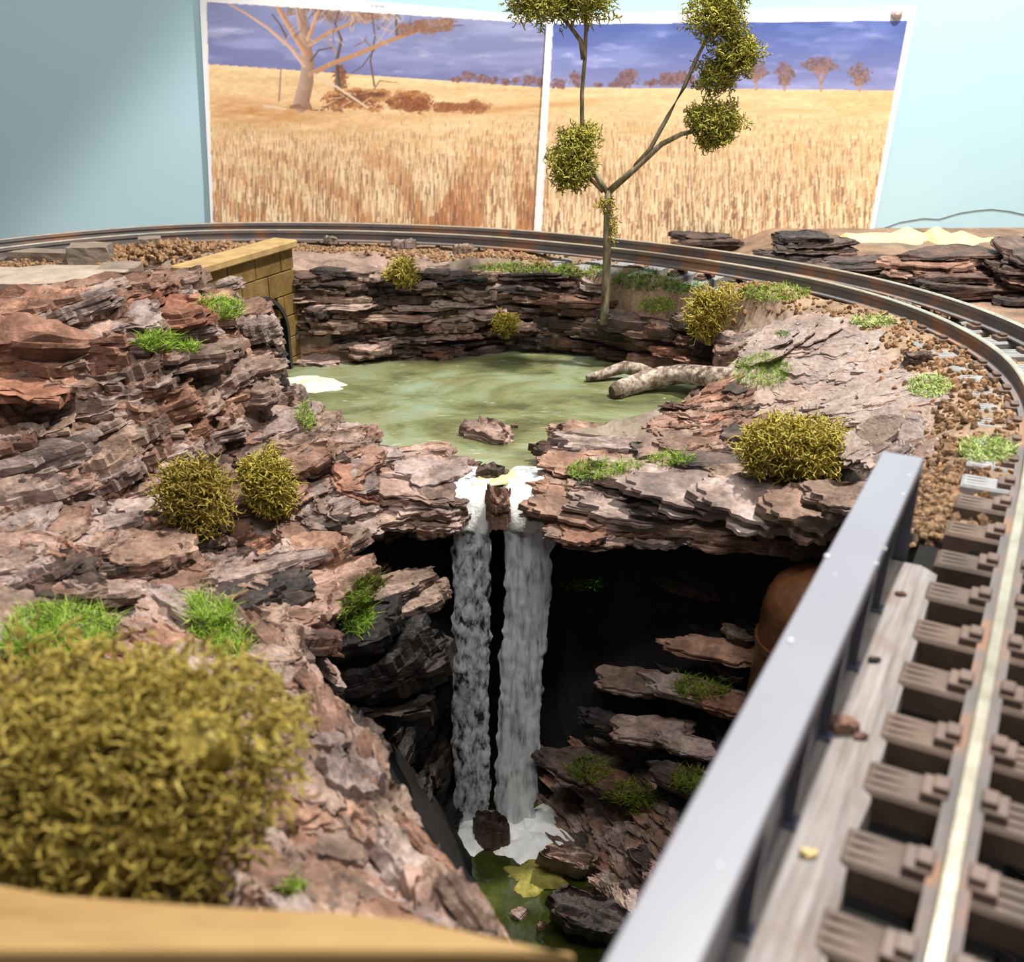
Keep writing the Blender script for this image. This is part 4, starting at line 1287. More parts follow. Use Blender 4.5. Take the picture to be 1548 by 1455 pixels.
def waterfall(xt0, xt1, xb0, xb1, mat, label, sd):
    prof = [(0.668, ZP + 0.0012), (0.655, ZP + 0.0022), (0.642, ZP + 0.0018), (0.634, ZP - 0.002), (0.628, ZP - 0.009), (0.625, ZP - 0.02)]
    N_ = 110
    for k in range(1, N_ + 1):
        t = k / N_
        prof.append((0.625 - 0.022 * t, ZP - 0.02 + (ZS + 0.002 - ZP + 0.02) * t))
    m = 15
    V, F = [], []
    tot = len(prof)
    root = empty('waterfall', (xb0 * .5 + xb1 * .5, 0.603, ZS), label, 'waterfall')
    org = np.array(root.location)
    for side in (0, 1):
        for i, (y, z) in enumerate(prof):
            t = max(0, (ZP - z) / (ZP - ZS))
            a = xt0 + (xb0 - xt0) * t + 0.0016 * float(fbm(t * 26, sd, s=sd, o=3)) + 0.0012 * float(vnoise(t * 9, 1, s=sd))
            b = xt1 + (xb1 - xt1) * t + 0.0016 * float(fbm(t * 30, sd + 9, s=sd + 1, o=3))
            for j in range(m):
                q = j / (m - 1)
                edge = (1 - abs(2 * q - 1) ** 4)
                th_ = 0.0030 * edge + 0.0006 * float(fbm(q * 8, t * 40, sd, sd, 3))
                dn = -th_ if side == 0 else th_ * 0.6
                if i < 4:
                    V.append((a + (b - a) * q - org[0], y - org[1], z - dn - org[2]))
                else:
                    V.append((a + (b - a) * q - org[0], y + dn - org[1], z - org[2]))
    for side in (0, 1):
        o = side * tot * m
        for i in range(tot - 1):
            for j in range(m - 1):
                f = (o + i * m + j, o + i * m + j + 1, o + (i + 1) * m + j + 1, o + (i + 1) * m + j)
                F.append(f if side == 0 else f[::-1])
    o = tot * m
    for i in range(tot - 1):
        F.append((i * m, (i + 1) * m, o + (i + 1) * m, o + i * m))
        F.append((i * m + m - 1, o + i * m + m - 1, o + (i + 1) * m + m - 1, (i + 1) * m + m - 1))
    put('water_sheet', mesh('water_sheet', V, F, True), mat, root)
    # white churned crest wrapped over the lip
    V2, F2 = [], []
    pr = prof[2:9]
    mm = 22
    for i, (y, z) in enumerate(pr):
        a, b = xt0 - 0.0015, xt1 + 0.0015
        for j in range(mm):
            q = j / (mm - 1)
            r = 0.0042 * (1 - abs(2 * q - 1) ** 6) + 0.0016 * float(fbm(q * 9, i * 0.9, sd, sd + 30, 3))
            yy_, zz_ = (y, z + r) if i < 1 else ((y - r * 0.7, z + r * 0.7) if i < 3 else (y - r, z))
            if i == len(pr) - 1:
                zz_ += 0.006 * float(vnoise(q * 6, sd, s=sd + 4))
                yy_ += 0.003
            V2.append((a + (b - a) * q - org[0], yy_ - org[1], zz_ - org[2]))
    for i in range(len(pr) - 1):
        for j in range(mm - 1):
            F2.append((i * mm + j, i * mm + j + 1, (i + 1) * mm + j + 1, (i + 1) * mm + j))
    cr = put('white_crest', mesh('white_crest', V2, F2, True), M_FOAM, root)
    cr['label'] = 'bright white churned water at the lip'
    return root
waterfall(-0.0395, -0.0150, -0.0440, -0.0165, M_FALLM, 'narrow waterfall with dark mottled streaks left of the lip rock', 11)
waterfall(-0.0040, 0.0300, -0.0125, 0.0165, M_FALL, 'wider grey waterfall with fine vertical streaks right of the lip rock', 23)

N = Nd('stream_resin').set(0.10, 0.5)
f1 = N.noise(N.pos(), 22, 4, 0.6, 0.5)
N.col(N.ramp(f1, [(0.35, (0.012, 0.015, 0.003)), (0.55, (0.035, 0.042, 0.007)), (0.72, (0.09, 0.095, 0.02))]))
N.bump(N.noise(N.pos(), 60, 3), 0.3, 0.0015)
M_STREAM = N.m
spoly = [(-0.055, 0.68), (0.04, 0.68), (0.055, 0.6), (0.075, 0.5), (0.09, 0.4), (0.09, 0.1), (0.0, 0.1), (0.0, 0.4), (-0.02, 0.5), (-0.055, 0.6)]
me, D = poly_sheet('stream_water', spoly, ZS, 0.005, M_STREAM, wave=0.0007, sd=8)
tag(put('stream_water', me, M_STREAM), 'dark olive stream water at the bottom of the gorge', 'water')
foam_patch('water_foam', 712, 1250, ZS + 0.001, 0.026, 0.024, M_FOAM, 'white foam at the foot of the narrow mottled waterfall', 14, 0.004)
foam_patch('water_foam', 795, 1258, ZS + 0.001, 0.034, 0.030, M_FOAM, 'broad white foam at the foot of the wider grey waterfall', 17, 0.005)
M_MOSSY = plain('yellow_moss', (0.27, 0.24, 0.055), 0.8, 0.2, 0.4, 140, 0.002, 300)
foam_patch('moss_patch', 808, 1325, ZS + 0.001, 0.019, 0.014, M_MOSSY, 'yellow-green mossy patch on the stream below the white foam', 21, 0.004)['category'] = 'moss'

def rock(name, px, py, z, L, W_, T, mat, label, cat='rock', al=(1, 0, 0), up=(0, 0, 1), sink=0.35, proto=None):
    o = slab(None, PZ(px, py, z) + Vector((0, 0, T * (0.5 - sink))), al, up, L, W_, T, mat, proto or rnd.choice(PROTO), name)
    return tag(o, label, cat)
rock('pond_rock', 733, 660, ZP, .047, .019, .013, M_BARKG, 'long brown bark rock standing out of the pond', al=(1, -0.55, -0.05), up=(-0.1, -0.25, 1))
rock('lip_rock', 742, 726, ZP, .021, .012, .011, M_BARKD, 'small dark wet rock in the cream foam above the lip', al=(1, -0.2, -0.1))
rock('lip_rock', 753, 762, ZP - 0.001, .016, .022, .022, M_BARKR, 'wet reddish rock wedged between the two waterfalls', al=(1, 0, 0), sink=0.75)
rock('stream_rock', 745, 1275, ZS, .026, .018, .034, M_BARKD, 'dark blocky rock in the foam at the foot of the waterfalls', sink=0.25)
rock('pebble', 778, 646, ZP, .0055, .004, .004, M_BARKR, 'tiny brown pebble on the pond beside the long rock')
rock('stream_stone', 785, 1385, ZS, .010, .007, .006, M_BARKG, 'small pale grey stone in the olive stream')
rock('stream_stone', 819, 1403, ZS, .006, .0045, .005, M_BARKR, 'tiny rust-orange stone in the olive stream')

# ------------------------------------------------------------------ culvert head wall
N = Nd('sandstone_blocks').set(0.8, 0.2)
f1 = N.noise(N.pos(), 55, 5, 0.65)
c = N.ramp(f1, [(0.3, (0.10, 0.060, 0.018)), (0.55, (0.185, 0.112, 0.036)), (0.75, (0.26, 0.17, 0.066))])
N.col(c)
N.bump(N.noise(N.pos(), 350, 4, 0.7), 0.6, 0.0008)
M_SAND = N.m
M_CAP = plain('sandstone_cap', (0.36, 0.235, 0.10), 0.75, 0.25, 0.25, 70, 0.0006, 350)
M_BLACK = plain('culvert_dark', (0.006, 0.006, 0.006), 0.8, 0.1, 0.2)
zc = 0.030
c0, c1 = PZ(292, 404, zc), PZ(441, 362, zc)
wdir = Vector((c1.x - c0.x, c1.y - c0.y, 0)).normalized()
wlen = (Vector((c1.x, c1.y, 0)) - Vector((c0.x, c0.y, 0))).length
cw = empty('culvert_wall', (c1.x, c1.y, ZP), 'sandstone block culvert wall with a flat cap at the head of the pond', 'wall')
wm = Matrix.Identity(4)
wn = Vector((wdir.y, -wdir.x, 0))
wm.col[0][:3] = wdir
wm.col[1][:3] = -wn
wm.col[2][:3] = (0, 0, 1)
wm.translation = Vector((c0.x, c0.y, 0)) - Vector(cw.location)
# local x along the wall 0..wlen, local y 0 = face, + into the wall
thk = 0.018
capm = MB()
capm.box((wlen / 2 - 0.001, thk / 2 - 0.001, zc - 0.0035), (wlen + 0.006, thk + 0.008, 0.007), wm)
capm.build('cap_stone', M_CAP, cw, bevel=0.0012)
rowh = [0.019, 0.0215, 0.0195, 0.0195, 0.0195]
zt_ = zc - 0.007
arch_c, arch_r = (wlen * 0.57, -0.050), 0.036
r_ = 0
while zt_ > ZP - 0.004:
    hgt = rowh[min(r_, len(rowh) - 1)]
    xs2 = [0.0]
    xq = 0.020 if r_ % 2 else 0.040
    while xq < wlen - 0.012:
        xs2.append(xq)
        xq += 0.036
    xs2.append(wlen)
    for a, b in zip(xs2[:-1], xs2[1:]):
        cx_, cz_ = (a + b) / 2, zt_ - hgt / 2
        x0, x1 = a, b
        if cz_ < arch_c[1] + arch_r and True:
            dz = max(cz_ - arch_c[1], 0)
            half = math.sqrt(max(arch_r ** 2 - dz * dz, 0))
            lo, hi = arch_c[0] - half, arch_c[0] + half
            if x0 > lo and x1 < hi:
                continue
            if x0 < lo < x1 <= hi:
                x1 = lo
            elif lo <= x0 < hi < x1:
                x0 = hi
            elif x0 < lo and x1 > hi:
                bk2 = MB()
                bk2.box(((x0 + lo) / 2, thk / 2, cz_), (lo - x0 - 0.0012, thk, hgt - 0.0012), wm)
                bk2.build('block', M_SAND, cw, bevel=0.0007)
                x0 = hi
        if x1 - x0 < 0.003:
            continue
        bk2 = MB()
        bk2.box(((x0 + x1) / 2, thk / 2 + rnd.uniform(-0.0003, 0.0003), cz_), (x1 - x0 - 0.0009, thk, hgt - 0.0009), wm)
        bk2.build('block', M_SAND, cw, bevel=0.0005)
    zt_ -= hgt
    r_ += 1
core = MB()
core.box((wlen * 0.92, thk / 2 + 0.003, (ZP + zc) / 2 - 0.004), (wlen * 0.14, thk - 0.003, zc - ZP - 0.010), wm)
core.box((wlen * 0.5, thk / 2 + 0.003, 0.006), (wlen - 0.004, thk - 0.003, 0.028), wm)
core.build('mortar', M_SAND, cw)
# dark culvert barrel behind the arch, with its ring
bar = MB()
nA = 22
ringp = []
for k in range(nA + 1):
    th = math.pi * k / nA
    ringp.append((arch_c[0] - math.cos(th) * arch_r, arch_c[1] + math.sin(th) * arch_r))
ringp = [(ringp[0][0], ZP - 0.01)] + ringp + [(ringp[-1][0], ZP - 0.01)]
V = [wm @ Vector((x, -0.0015, z)) for x, z in ringp] + [wm @ Vector((x, 0.07, z)) for x, z in ringp]
m = len(ringp)
F = [(k, k + 1, m + k + 1, m + k) for k in range(m - 1)] + [tuple(m + k for k in range(m))]
bar.add(V, F)
bar.build('culvert_barrel', M_BLACK, cw)
V, F = [], []
for y in (-0.002, 0.012):
    for s_ in (0.0, 0.0035):
        for x, z in ringp:
            dx, dz = x - arch_c[0], max(z - arch_c[1], 0)
            l = math.hypot(dx, dz) or 1
            V.append(wm @ Vector((x + dx / l * s_, y, z + dz / l * s_)))
F = [(k, k + 1, m + k + 1, m + k) for k in range(m - 1)] + [(m + k, m + k + 1, 3 * m + k + 1, 3 * m + k) for k in range(m - 1)]
rg = MB().add(V, F)
rg.build('arch_ring', plain('dark_arch_stone', (0.035, 0.03, 0.025), 0.6), cw)

# ------------------------------------------------------------------ rusty pipe mouth in the gorge side
N = Nd('rusty_pipe').set(0.4, 0.5, 0.2)
N.col(N.ramp(N.noise(N.pos(), 45, 5, 0.65), [(0.3, (0.08, 0.03, 0.012)), (0.55, (0.18, 0.07, 0.028)), (0.75, (0.26, 0.11, 0.045))]))
N.bump(N.noise(N.pos(), 260, 4, 0.6), 0.5, 0.0008)
M_RUST = N.m
pp = Vector((0.184, 0.548, 0))
pp.z = gz(pp.x, pp.y) - 0.01
pt_ = -0.098
ph = pt_ - pp.z
pipe = empty('round_topped_pipe', pp, 'rusty brown round-topped pipe standing in the dark gorge side behind the girder', 'pipe')
pb_ = MB()
zs_ = [0, ph * 0.3, ph - 0.034] + [ph - 0.030 + 0.030 * math.sin(t) for t in (0.1, 0.35, 0.6, 0.85, 1.1, 1.35, 1.5)]
rs_ = [0.033, 0.0325, 0.032] + [0.032 * math.cos(t) for t in (0.1, 0.35, 0.6, 0.85, 1.1, 1.35, 1.5)]
pb_.tube([(0.004 * (z / ph), 0, z) for z in zs_], rs_, 28, 0.03, 6)
pb_.build('pipe_wall', M_RUST, pipe, smooth=True)
pc_ = MB()
pc_.tube([(0.002, 0, ph * 0.52), (0.002, 0, ph * 0.52 + 0.005)], 0.0335, 28)
pc_.build('collar', M_RUST, pipe)

# ------------------------------------------------------------------ cut stones on the left bank
M_STONE = plain('grey_brown_cut_stone', (0.36, 0.29, 0.225), 0.8, 0.25, 0.28, 45, 0.0012, 220)
M_STONED = plain('dark_cut_stone', (0.21, 0.165, 0.125), 0.8, 0.25, 0.3, 45, 0.0012, 220)
def cut_stone(px, py, z, L, W_, T, yaw, mat, label, tilt=(0, 0), sd=1):
    p = PZ(px, py, z)
    bm = bmesh.new()
    bmesh.ops.create_cube(bm, size=1)
    bmesh.ops.scale(bm, vec=(L, W_, T), verts=bm.verts)
    bmesh.ops.subdivide_edges(bm, edges=bm.edges, cuts=5, use_grid_fill=True)
    for v in bm.verts:
        c = v.co
        f = float(fbm(c.x * 60 + sd, c.y * 60, c.z * 60, sd, 3))
        v.co += Vector((f, float(fbm(c.x * 60, c.y * 60 + 5, c.z * 60, sd + 2, 3)), 0.5 * float(fbm(c.x * 50, c.y * 50, c.z * 50 + 9, sd + 5, 3)))) * 0.0018
    me = bpy.data.meshes.new('cut_stone')
    bm.to_mesh(me)
    bm.free()
    o = put('cut_stone', me, mat, None, p + Vector((0, 0, T / 2)))
    o.rotation_euler = (tilt[0], tilt[1], yaw)
    return tag(o, label, 'stone')
cut_stone(140, 398, 0.0, .036, .028, .017, 0.12, M_STONED, 'blocky dark cut stone between the gravel and the flat slabs', sd=3)
cut_stone(75, 392, 0.0, .070, .022, .008, -0.12, M_STONED, 'long thin dark cut stone beside the rail', sd=4)
cut_stone(60, 425, 0.002, .14, .050, .008, 0.10, M_STONE, 'wide pale flat slab lying behind the larger grey slab', sd=5)
cut_stone(70, 455, -0.004, .125, .052, .020, 0.06, M_STONE, 'larger grey-brown flat slab lying on top of the left bank', sd=7)
cut_stone(185, 436, -0.006, .034, .034, .020, 0.15, M_STONED, 'small grey slab end butted against the larger slab', sd=9)
cut_stone(228, 378, 0.002, .022, .016, .012, 0.3, M_STONED, 'small squarish cut stone half buried in the gravel', sd=12)
cut_stone(10, 375 + 80, -0.002, .05, .03, .012, -0.3, M_STONED, 'dark broken stone at the end of the flat slabs', sd=15)

# big smooth red slab capping the bank
rp = bpy.data.meshes['bark_slab'] if False else slab_proto(321, 90, 7, 0.62, 0.05)
o = slab(None, PZ(60, 520, 0.004), (1, 0.05, -0.02), (0.05, -0.14, 1), 0.20, 0.085, 0.034, M_BARKR, rp, 'bark_boulder')
tag(o, 'big smooth red bark boulder capping the left bank', 'boulder')
o = slab(None, PZ(262, 412, 0.002), (1, 0.15, 0.05), (0, 0, 1), 0.035, 0.016, 0.010, M_BARKR, None, 'bark_chip')
tag(o, 'red bark chip tucked behind the near end of the culvert cap', 'bark chip')
o = slab(None, PZ(225, 412, -0.002), (1, -0.5, -0.05), (0, -0.1, 1), 0.05, 0.014, 0.007, M_BARKD, None, 'bark_chip')
tag(o, 'dark bark chip lying between the cut stones and the culvert', 'bark chip')

# ------------------------------------------------------------------ bark rocks and foam dunes outside the curve
def stack(px0, px1, py, z, h, nlay, label, sd, mats, depth=0.04, dip=0.0):
    r = random.Random(sd)
    a, b = PZ(px0, py, z), PZ(px1, py, z)
    e = empty('bark_rock', (a + b) / 2, label, 'rock')
    L = (b - a).length
    for k in range(nlay):
        t = (k + 0.5) / nlay
        ll = L * (1.0 - 0.45 * t * r.uniform(0.5, 1.1))
        c = (a + b) / 2 + Vector((r.uniform(-0.08, 0.08) * L, 0.012 * t + r.uniform(-0.004, 0.004), h * t))
        slab(e, c, (b - a) + Vector((0, 0, dip * L + r.uniform(-0.04, 0.04) * L)), (r.uniform(-.06, .06), -0.1 + r.uniform(-.1, .1), 1), ll, depth * r.uniform(0.8, 1.2), h / nlay * r.uniform(1.1, 1.6), r.choice(mats))
    return e
MD = [M_BARKD, M_BARKR, M_BARKD]
stack(1005, 1125, 377, -0.024, 0.014, 3, 'thin strip of dark bark lying behind the outer rail', 5, [M_BARKD], 0.016)
stack(1145, 1300, 398, 0.0, 0.024, 6, 'tall dark layered bark rock standing in front of the right landscape sheet', 6, MD, 0.035)
stack(1180, 1420, 412, 0.0, 0.011, 3, 'low wide bark rock along the outside of the curve', 7, MD, 0.03)
stack(1320, 1545, 428, -0.002, 0.026, 5, 'long rusty layered bark rock below the yellow dunes', 8, [M_BARKR, M_BARKD, M_BARKR], 0.045, -0.06)
stack(1370, 1540, 445, -0.002, 0.014, 3, 'low rust-red bark rock at the foot of the long layered rock', 12, [M_BARKR, M_BARKR, M_BARKD], 0.03, -0.06)
stack(1500, 1640, 446, -0.002, 0.034, 6, 'dark bark rock stacked at the outer end of the long rusty rock', 9, MD, 0.05)
N = Nd('cream_foam_sand').set(0.8, 0.2)
N.col(N.ramp(N.noise(N.pos(), 30, 3), [(0.3, (0.60, 0.45, 0.21)), (0.7, (0.68, 0.54, 0.29))]))
N.bump(N.noise(N.pos(), 300, 3), 0.3, 0.0006)
M_SANDF = N.m
def dune(name, peaks, y0, y1, x0, x1, base, label, sd):
    nx, ny = 90, 40
    xs2, ys2 = np.linspace(x0, x1, nx), np.linspace(y0, y1, ny)
    A, B = np.meshgrid(xs2, ys2, indexing='ij')
    H = np.zeros_like(A)
    for px, py, wd in peaks:
        q = PY(px, py, (y0 + y1) / 2)
        H = np.maximum(H, (q.z - base) - np.abs(A - q.x) * wd - np.abs(B - (y0 + y1) / 2) * 0.35)
    H = H + 0.0008 * fbm(A * 60, B * 60, s=sd)
    edge = np.minimum(np.minimum(A - x0, x1 - A), np.minimum(B - y0, y1 - B))
    H = np.where(edge < 0.004, -0.012, H)
    o = Vector(((x0 + x1) / 2, (y0 + y1) / 2, base))
    V = np.stack([A - o.x, B - o.y, H], -1).reshape(-1, 3)
    return tag(put(name, mesh(name, V, gridfaces(nx, ny), True), M_SANDF, None, o), label, 'dune')
xa, xb, xc = PY(1270, 360, 1.13).x, PY(1392, 360, 1.13).x, PY(1640, 360, 1.13).x
dune('foam_dune', [(1372, 343, 0.40), (1330, 350, 0.12), (1280, 352, 0.1)], 1.09, 1.17, xa, PY(1415, 360, 1.13).x, -0.012, 'smaller pale yellow carved foam dune beside the right landscape sheet', 3)
dune('foam_dune', [(1418, 342, 0.5), (1455, 348, 0.35), (1500, 360, 0.1), (1580, 360, 0.1)], 1.08, 1.16, PY(1392, 360, 1.13).x, xc, -0.012, 'longer pale yellow carved foam dune behind the rusty bark rocks', 4)

# ------------------------------------------------------------------ ballast
def pebble_mesh(sd):
    bm = bmesh.new()
    bmesh.ops.create_icosphere(bm, subdivisions=1, radius=0.5)
    r = random.Random(sd)
    for v in bm.verts:
        v.co = Vector((v.co.x * 1.15, v.co.y * 0.9, v.co.z * 0.75)) * r.uniform(0.78, 1.18)
    me = bpy.data.meshes.new('stone')
    bm.to_mesh(me)
    bm.free()
    me.materials.append(M_BALL)
    return me
N = Nd('brown_ballast').set(0.8, 0.2)
rr = N.n('ShaderNodeObjectInfo').outputs['Random']
wn_ = N.n('ShaderNodeTexWhiteNoise', noise_dimensions='3D')
sn = N.n('ShaderNodeVectorMath', operation='SNAP')
sn.inputs[1].default_value = (0.0045, 0.0045, 0.0045)
N.l(N.n('ShaderNodeNewGeometry').outputs['Position'], sn.inputs[0])
N.l(sn.outputs[0], wn_.inputs[0])
c = N.ramp(N.noise(N.pos(), 230, 2), [(0.3, (0.09, 0.052, 0.028)), (0.5, (0.20, 0.122, 0.068)), (0.7, (0.33, 0.225, 0.135))])
c = N.mix(1.0, c, N.ramp(rr, [(0, (0.5, 0.47, 0.46)), (0.6, (1, 1, 1)), (1, (1.25, 1.15, 1.05))]), 'MULTIPLY')
N.col(c)
M_BALL = N.m
PEB = [pebble_mesh(i) for i in range(8)]
pv = []
for me in PEB:
    pv.append((np.array([v.co[:] for v in me.vertices]), np.array([p.vertices[:] for p in me.polygons])))

cand = []
r = random.Random(77)
iA = int(np.argmax(CENT[:, 1] > 0.40))
def track_pt(i, off):
    return CENT[i] + NOR[i] * off
for k in range(7600):
    i = r.randint(iA, len(CENT) - 2)
    zone_ = r.random()
    if CENT[i][1] < 0.70:
        off = r.uniform(-0.070, 0.075)
        if zone_ < 0.5:
            off = r.uniform(-0.088, -0.03) if r.random() < 0.35 else r.uniform(-0.074, -0.03)
    else:
        off = r.uniform(-0.062, 0.07)
        if CENT[i][0] < 0.1 and r.random() < .5:
            off = r.uniform(-0.085, -0.035)
    if min(abs(off + GAUGE / 2), abs(off - GAUGE / 2)) < 0.006:
        continue
    p = track_pt(i, off)
    cand.append((p[0], p[1], 0.0024 + 0.0044 * r.random() ** 1.8))
for k in range(420):                              # gravel spilled beside the bridge end
    q = PZ(r.uniform(1385, 1450), r.uniform(700, 860), -0.006)
    cand.append((q.x, q.y, r.uniform(0.003, 0.0055)))
for k in range(520):                              # tan heap beside the culvert wall
    q = PZ(r.gauss(232, 48), r.uniform(357, 398), 0.003)
    cand.append((q.x, q.y, r.uniform(0.0045, 0.009)))
bed = empty('ballast_bed', (0.25, 0.6, -0.006), 'brown gravel ballast strewn along the curved track', 'ballast')
vis = []
ca_ = np.array(cand)
DGV, DPV = sdist(ca_[:, 0], ca_[:, 1], GORGE), sdist(ca_[:, 0], ca_[:, 1], POND)
for q_, (x, y, d) in enumerate(cand):
    z = gz(x, y)
    dgv, dpv = DGV[q_], DPV[q_]
    if dgv > 0.0 or dpv > -0.004 or (y > 1.19):
        continue
    hz = z + d * 0.15
    if abs(x + 0.335) < 0.06 and 0.92 < y < 1.04:
        hz += 0.010 * max(0, 1 - ((x + 0.335) / 0.06) ** 2) * r.random()
    px, py = proj((x, y, z))
    vis.append((d / math.hypot(x, y), x, y, hz, d, 0 <= px <= IMG_W and 0 <= py <= IMG_H))
vis.sort(key=lambda t: (-t[5], -t[0]))
for t in vis[:290]:
    o = put('stone', PEB[r.randint(0, 7)], None, bed, Vector((t[1], t[2], t[3])) - Vector(bed.location))
    o.rotation_euler = (r.uniform(0, 6), r.uniform(0, 6), r.uniform(0, 6))
    o.scale = (t[4],) * 3
SV, SF, nb = [], [], 0
for t in vis[290:]:
    v, f = pv[r.randint(0, 7)]
    Rm = np.array(Euler((r.uniform(0, 6), r.uniform(0, 6), r.uniform(0, 6))).to_matrix())
    SV.append((v @ Rm.T) * t[4] + np.array([t[1], t[2], t[3]]) - np.array(bed.location))
    SF.append(f + nb)
    nb += len(v)
g = put('fine_gravel', mesh('fine_gravel', np.concatenate(SV), np.concatenate(SF)), M_BALL, bed)
g['kind'] = 'stuff'

# larger loose rocks beside the rails at the back
for px, py, z, s_, mt, lb_ in [(700, 380, 0.0, .018, M_BARK, 'brown lump of rock at the top of the cliff near the rail'), (500, 365, 0.002, .014, M_STONED, 'small dark rock on the ballast beyond the culvert cap'),
                           (610, 372, 0.0, .022, M_BARKG, 'flat grey rock on the ballast above the cliff'), (1320, 432, -0.003, .018, M_BARKD, 'dark grey rock beside the inner rail above the yellow flock'),
                           (1352, 470, -0.004, .026, M_BARKG, 'flat grey stone beside the inner rail on the curve'), (1390, 548, -0.006, .022, M_BARKD, 'dark purple-brown stone at the edge of the gravel')]:
    rock('loose_rock', px, py, z, s_, s_ * 0.6, s_ * 0.45, mt, lb_)
for px, py, z, s_, mt, lb_ in [(1276, 1103, 0.0012, .0105, M_BARKR, 'largest brown bark crumb lying on the weathered board'), (1302, 1116, 0.0012, .004, M_BARKR, 'small brown crumb beside the largest crumb on the weathered board'),
                           (1362, 900, 0.0012, .0042, M_BARKR, 'dark brown crumb on the far end of the weathered board'), (1222, 1293, 0.0012, .0045, M_SANDF, 'pale tan chip on the weathered board'),
                           (1321, 1000, 0.0012, .004, M_BARKD, 'thin black splinter on the weathered board')]:
    rock('bark_crumb', px, py, z, s_, s_ * 0.55, s_ * 0.4, mt, lb_, 'crumb', sink=0.25)
# ------------------------------------------------------------------ vegetation
bpy.context.view_layer.update()
DG = bpy.context.evaluated_depsgraph_get()
def hit(px, py):
    d = ray(px, py).normalized()
    ok, loc, nor, idx, ob, mt = SC.ray_cast(DG, CAM + d * 0.03, d)
    if not ok:
        return hitg(px, py), Vector((0, 0, 1))
    return Vector(loc), Vector(nor)

def strands(center_fn, count, length, rad, seg, curl, seed, sides=3):
    r = np.random.RandomState(seed)
    pd = [center_fn(r) for k in range(count)]
    p = np.array([q[0] for q in pd])
    d = np.array([q[1] for q in pd])
    d /= np.linalg.norm(d, axis=1)[:, None] + 1e-9
    L = (length * r.uniform(0.6, 1.3, count))[:, None]
    pts = [p]
    for s_ in range(seg):
        d = d + r.normal(size=(count, 3)) * curl
        d /= np.linalg.norm(d, axis=1)[:, None] + 1e-9
        p = p + d * L / seg
        pts.append(p)
    pts = np.stack(pts, 1)
    V = np.zeros((count, seg + 1, sides, 3))
    for i in range(seg + 1):
        t = pts[:, min(i + 1, seg)] - pts[:, max(i - 1, 0)]
        t /= np.linalg.norm(t, axis=1)[:, None] + 1e-9
        a = np.cross(t, np.array([0.3, 0.5, 0.8]))
        a /= np.linalg.norm(a, axis=1)[:, None] + 1e-9
        b = np.cross(t, a)
        rr_ = (rad * (1.0 if i < seg else 0.55) * (0.8 + 0.4 * r.rand(count)))[:, None]
        for c in range(sides):
            th = 2 * np.pi * c / sides
            V[:, i, c] = pts[:, i] + (a * np.cos(th) + b * np.sin(th)) * rr_
    base = np.array([(i * sides + c, i * sides + (c + 1) % sides, (i + 1) * sides + (c + 1) % sides, (i + 1) * sides + c) for i in range(seg) for c in range(sides)])
    F = (base[None] + (np.arange(count) * (seg + 1) * sides)[:, None, None]).reshape(-1, 4)
    return V.reshape(-1, 3), F

def lichen(px, pbase, wpx, hpx, mat, label, count, seed, blobs=7, lob=1.0):
    p, nn = hit(px, pbase)
    d = (p - CAM).length
    W_, H_ = wpx * d / FPX, hpx * d / FPX
    e = empty('lichen_bush', p - Vector((0, 0, 0.002)), label, 'bush')
    r0 = np.random.RandomState(seed)
    bl_ = []
    for k in range(blobs):
        a = r0.uniform(0, 2 * np.pi)
        q = r0.uniform(0.0, 0.30)
        bl_.append((np.array([np.cos(a) * W_ * q, np.sin(a) * W_ * q * 0.6, H_ * r0.uniform(0.32, 0.66)]),
                    np.array([W_ * r0.uniform(0.20, 0.27), W_ * r0.uniform(0.18, 0.24), H_ * r0.uniform(0.28, 0.36)]) * lob))
    def fn(r):
        c, s_ = bl_[r.randint(len(bl_))]
        v = r.normal(size=3)
        v /= np.linalg.norm(v)
        rad_ = r.uniform(0.55, 1.0)
        pos_ = c + v * s_ * rad_
        pos_[2] = max(pos_[2], 0.001)
        return pos_, v + r.normal(size=3) * 0.7
    ln = 0.011 if d > 0.4 else 0.009
    V, F = strands(fn, int(count * 1.35), ln * 0.9, 0.00046 if d > 0.45 else 0.00052, 5, 0.7, seed)
    put('foliage', mesh('foliage', V, F, True), mat, e)
    st = MB()
    for k in range(6):
        c, s_ = bl_[k % len(bl_)]
        st.tube([(r0.uniform(-.004, .004), r0.uniform(-.004, .004), -0.003), Vector(c) * 0.55 + Vector((0, 0, 0.001)), c], [0.0016, 0.0011, 0.0006], 5)
    # inner mass of the clump
    for c, s_ in bl_:
        bm = bmesh.new()
        bmesh.ops.create_icosphere(bm, subdivisions=2, radius=0.50 if W_ < 0.1 else 0.38)
        V3 = [(c + np.array(v.co) * s_ * (0.8 + 0.3 * r0.rand())) for v in bm.verts]
        F3 = [tuple(v.index for v in f.verts) for f in bm.faces]
        bm.free()
        st.add([(v[0], v[1], max(v[2], 0.0)) for v in V3], F3)
    st.build('twigs', M_LICHB, e)
    return e
lichen(605, 428, 62, 40, M_LICH, 'small pale olive lichen bush high on the cliff behind the pond', 420, 1, 6)
lichen(763, 503, 58, 36, M_LICH, 'small olive lichen bush low on the cliff just above the pond', 420, 2, 6)
lichen(1072, 512, 84, 96, M_LICH, 'tall olive lichen bush on the shore behind the log', 900, 3, 8)
lichen(1192, 722, 172, 108, M_LICH, 'wide olive lichen bush on the ledge beside the end of the girder', 2400, 4, 13, 0.95)
lichen(297, 800, 145, 118, M_LICHB, 'brownish olive lichen bush on the bank above the gorge', 1700, 5, 10)
lichen(412, 775, 92, 116, M_LICH, 'yellow-olive lichen bush beside the brownish bush above the gorge', 1300, 6, 8)
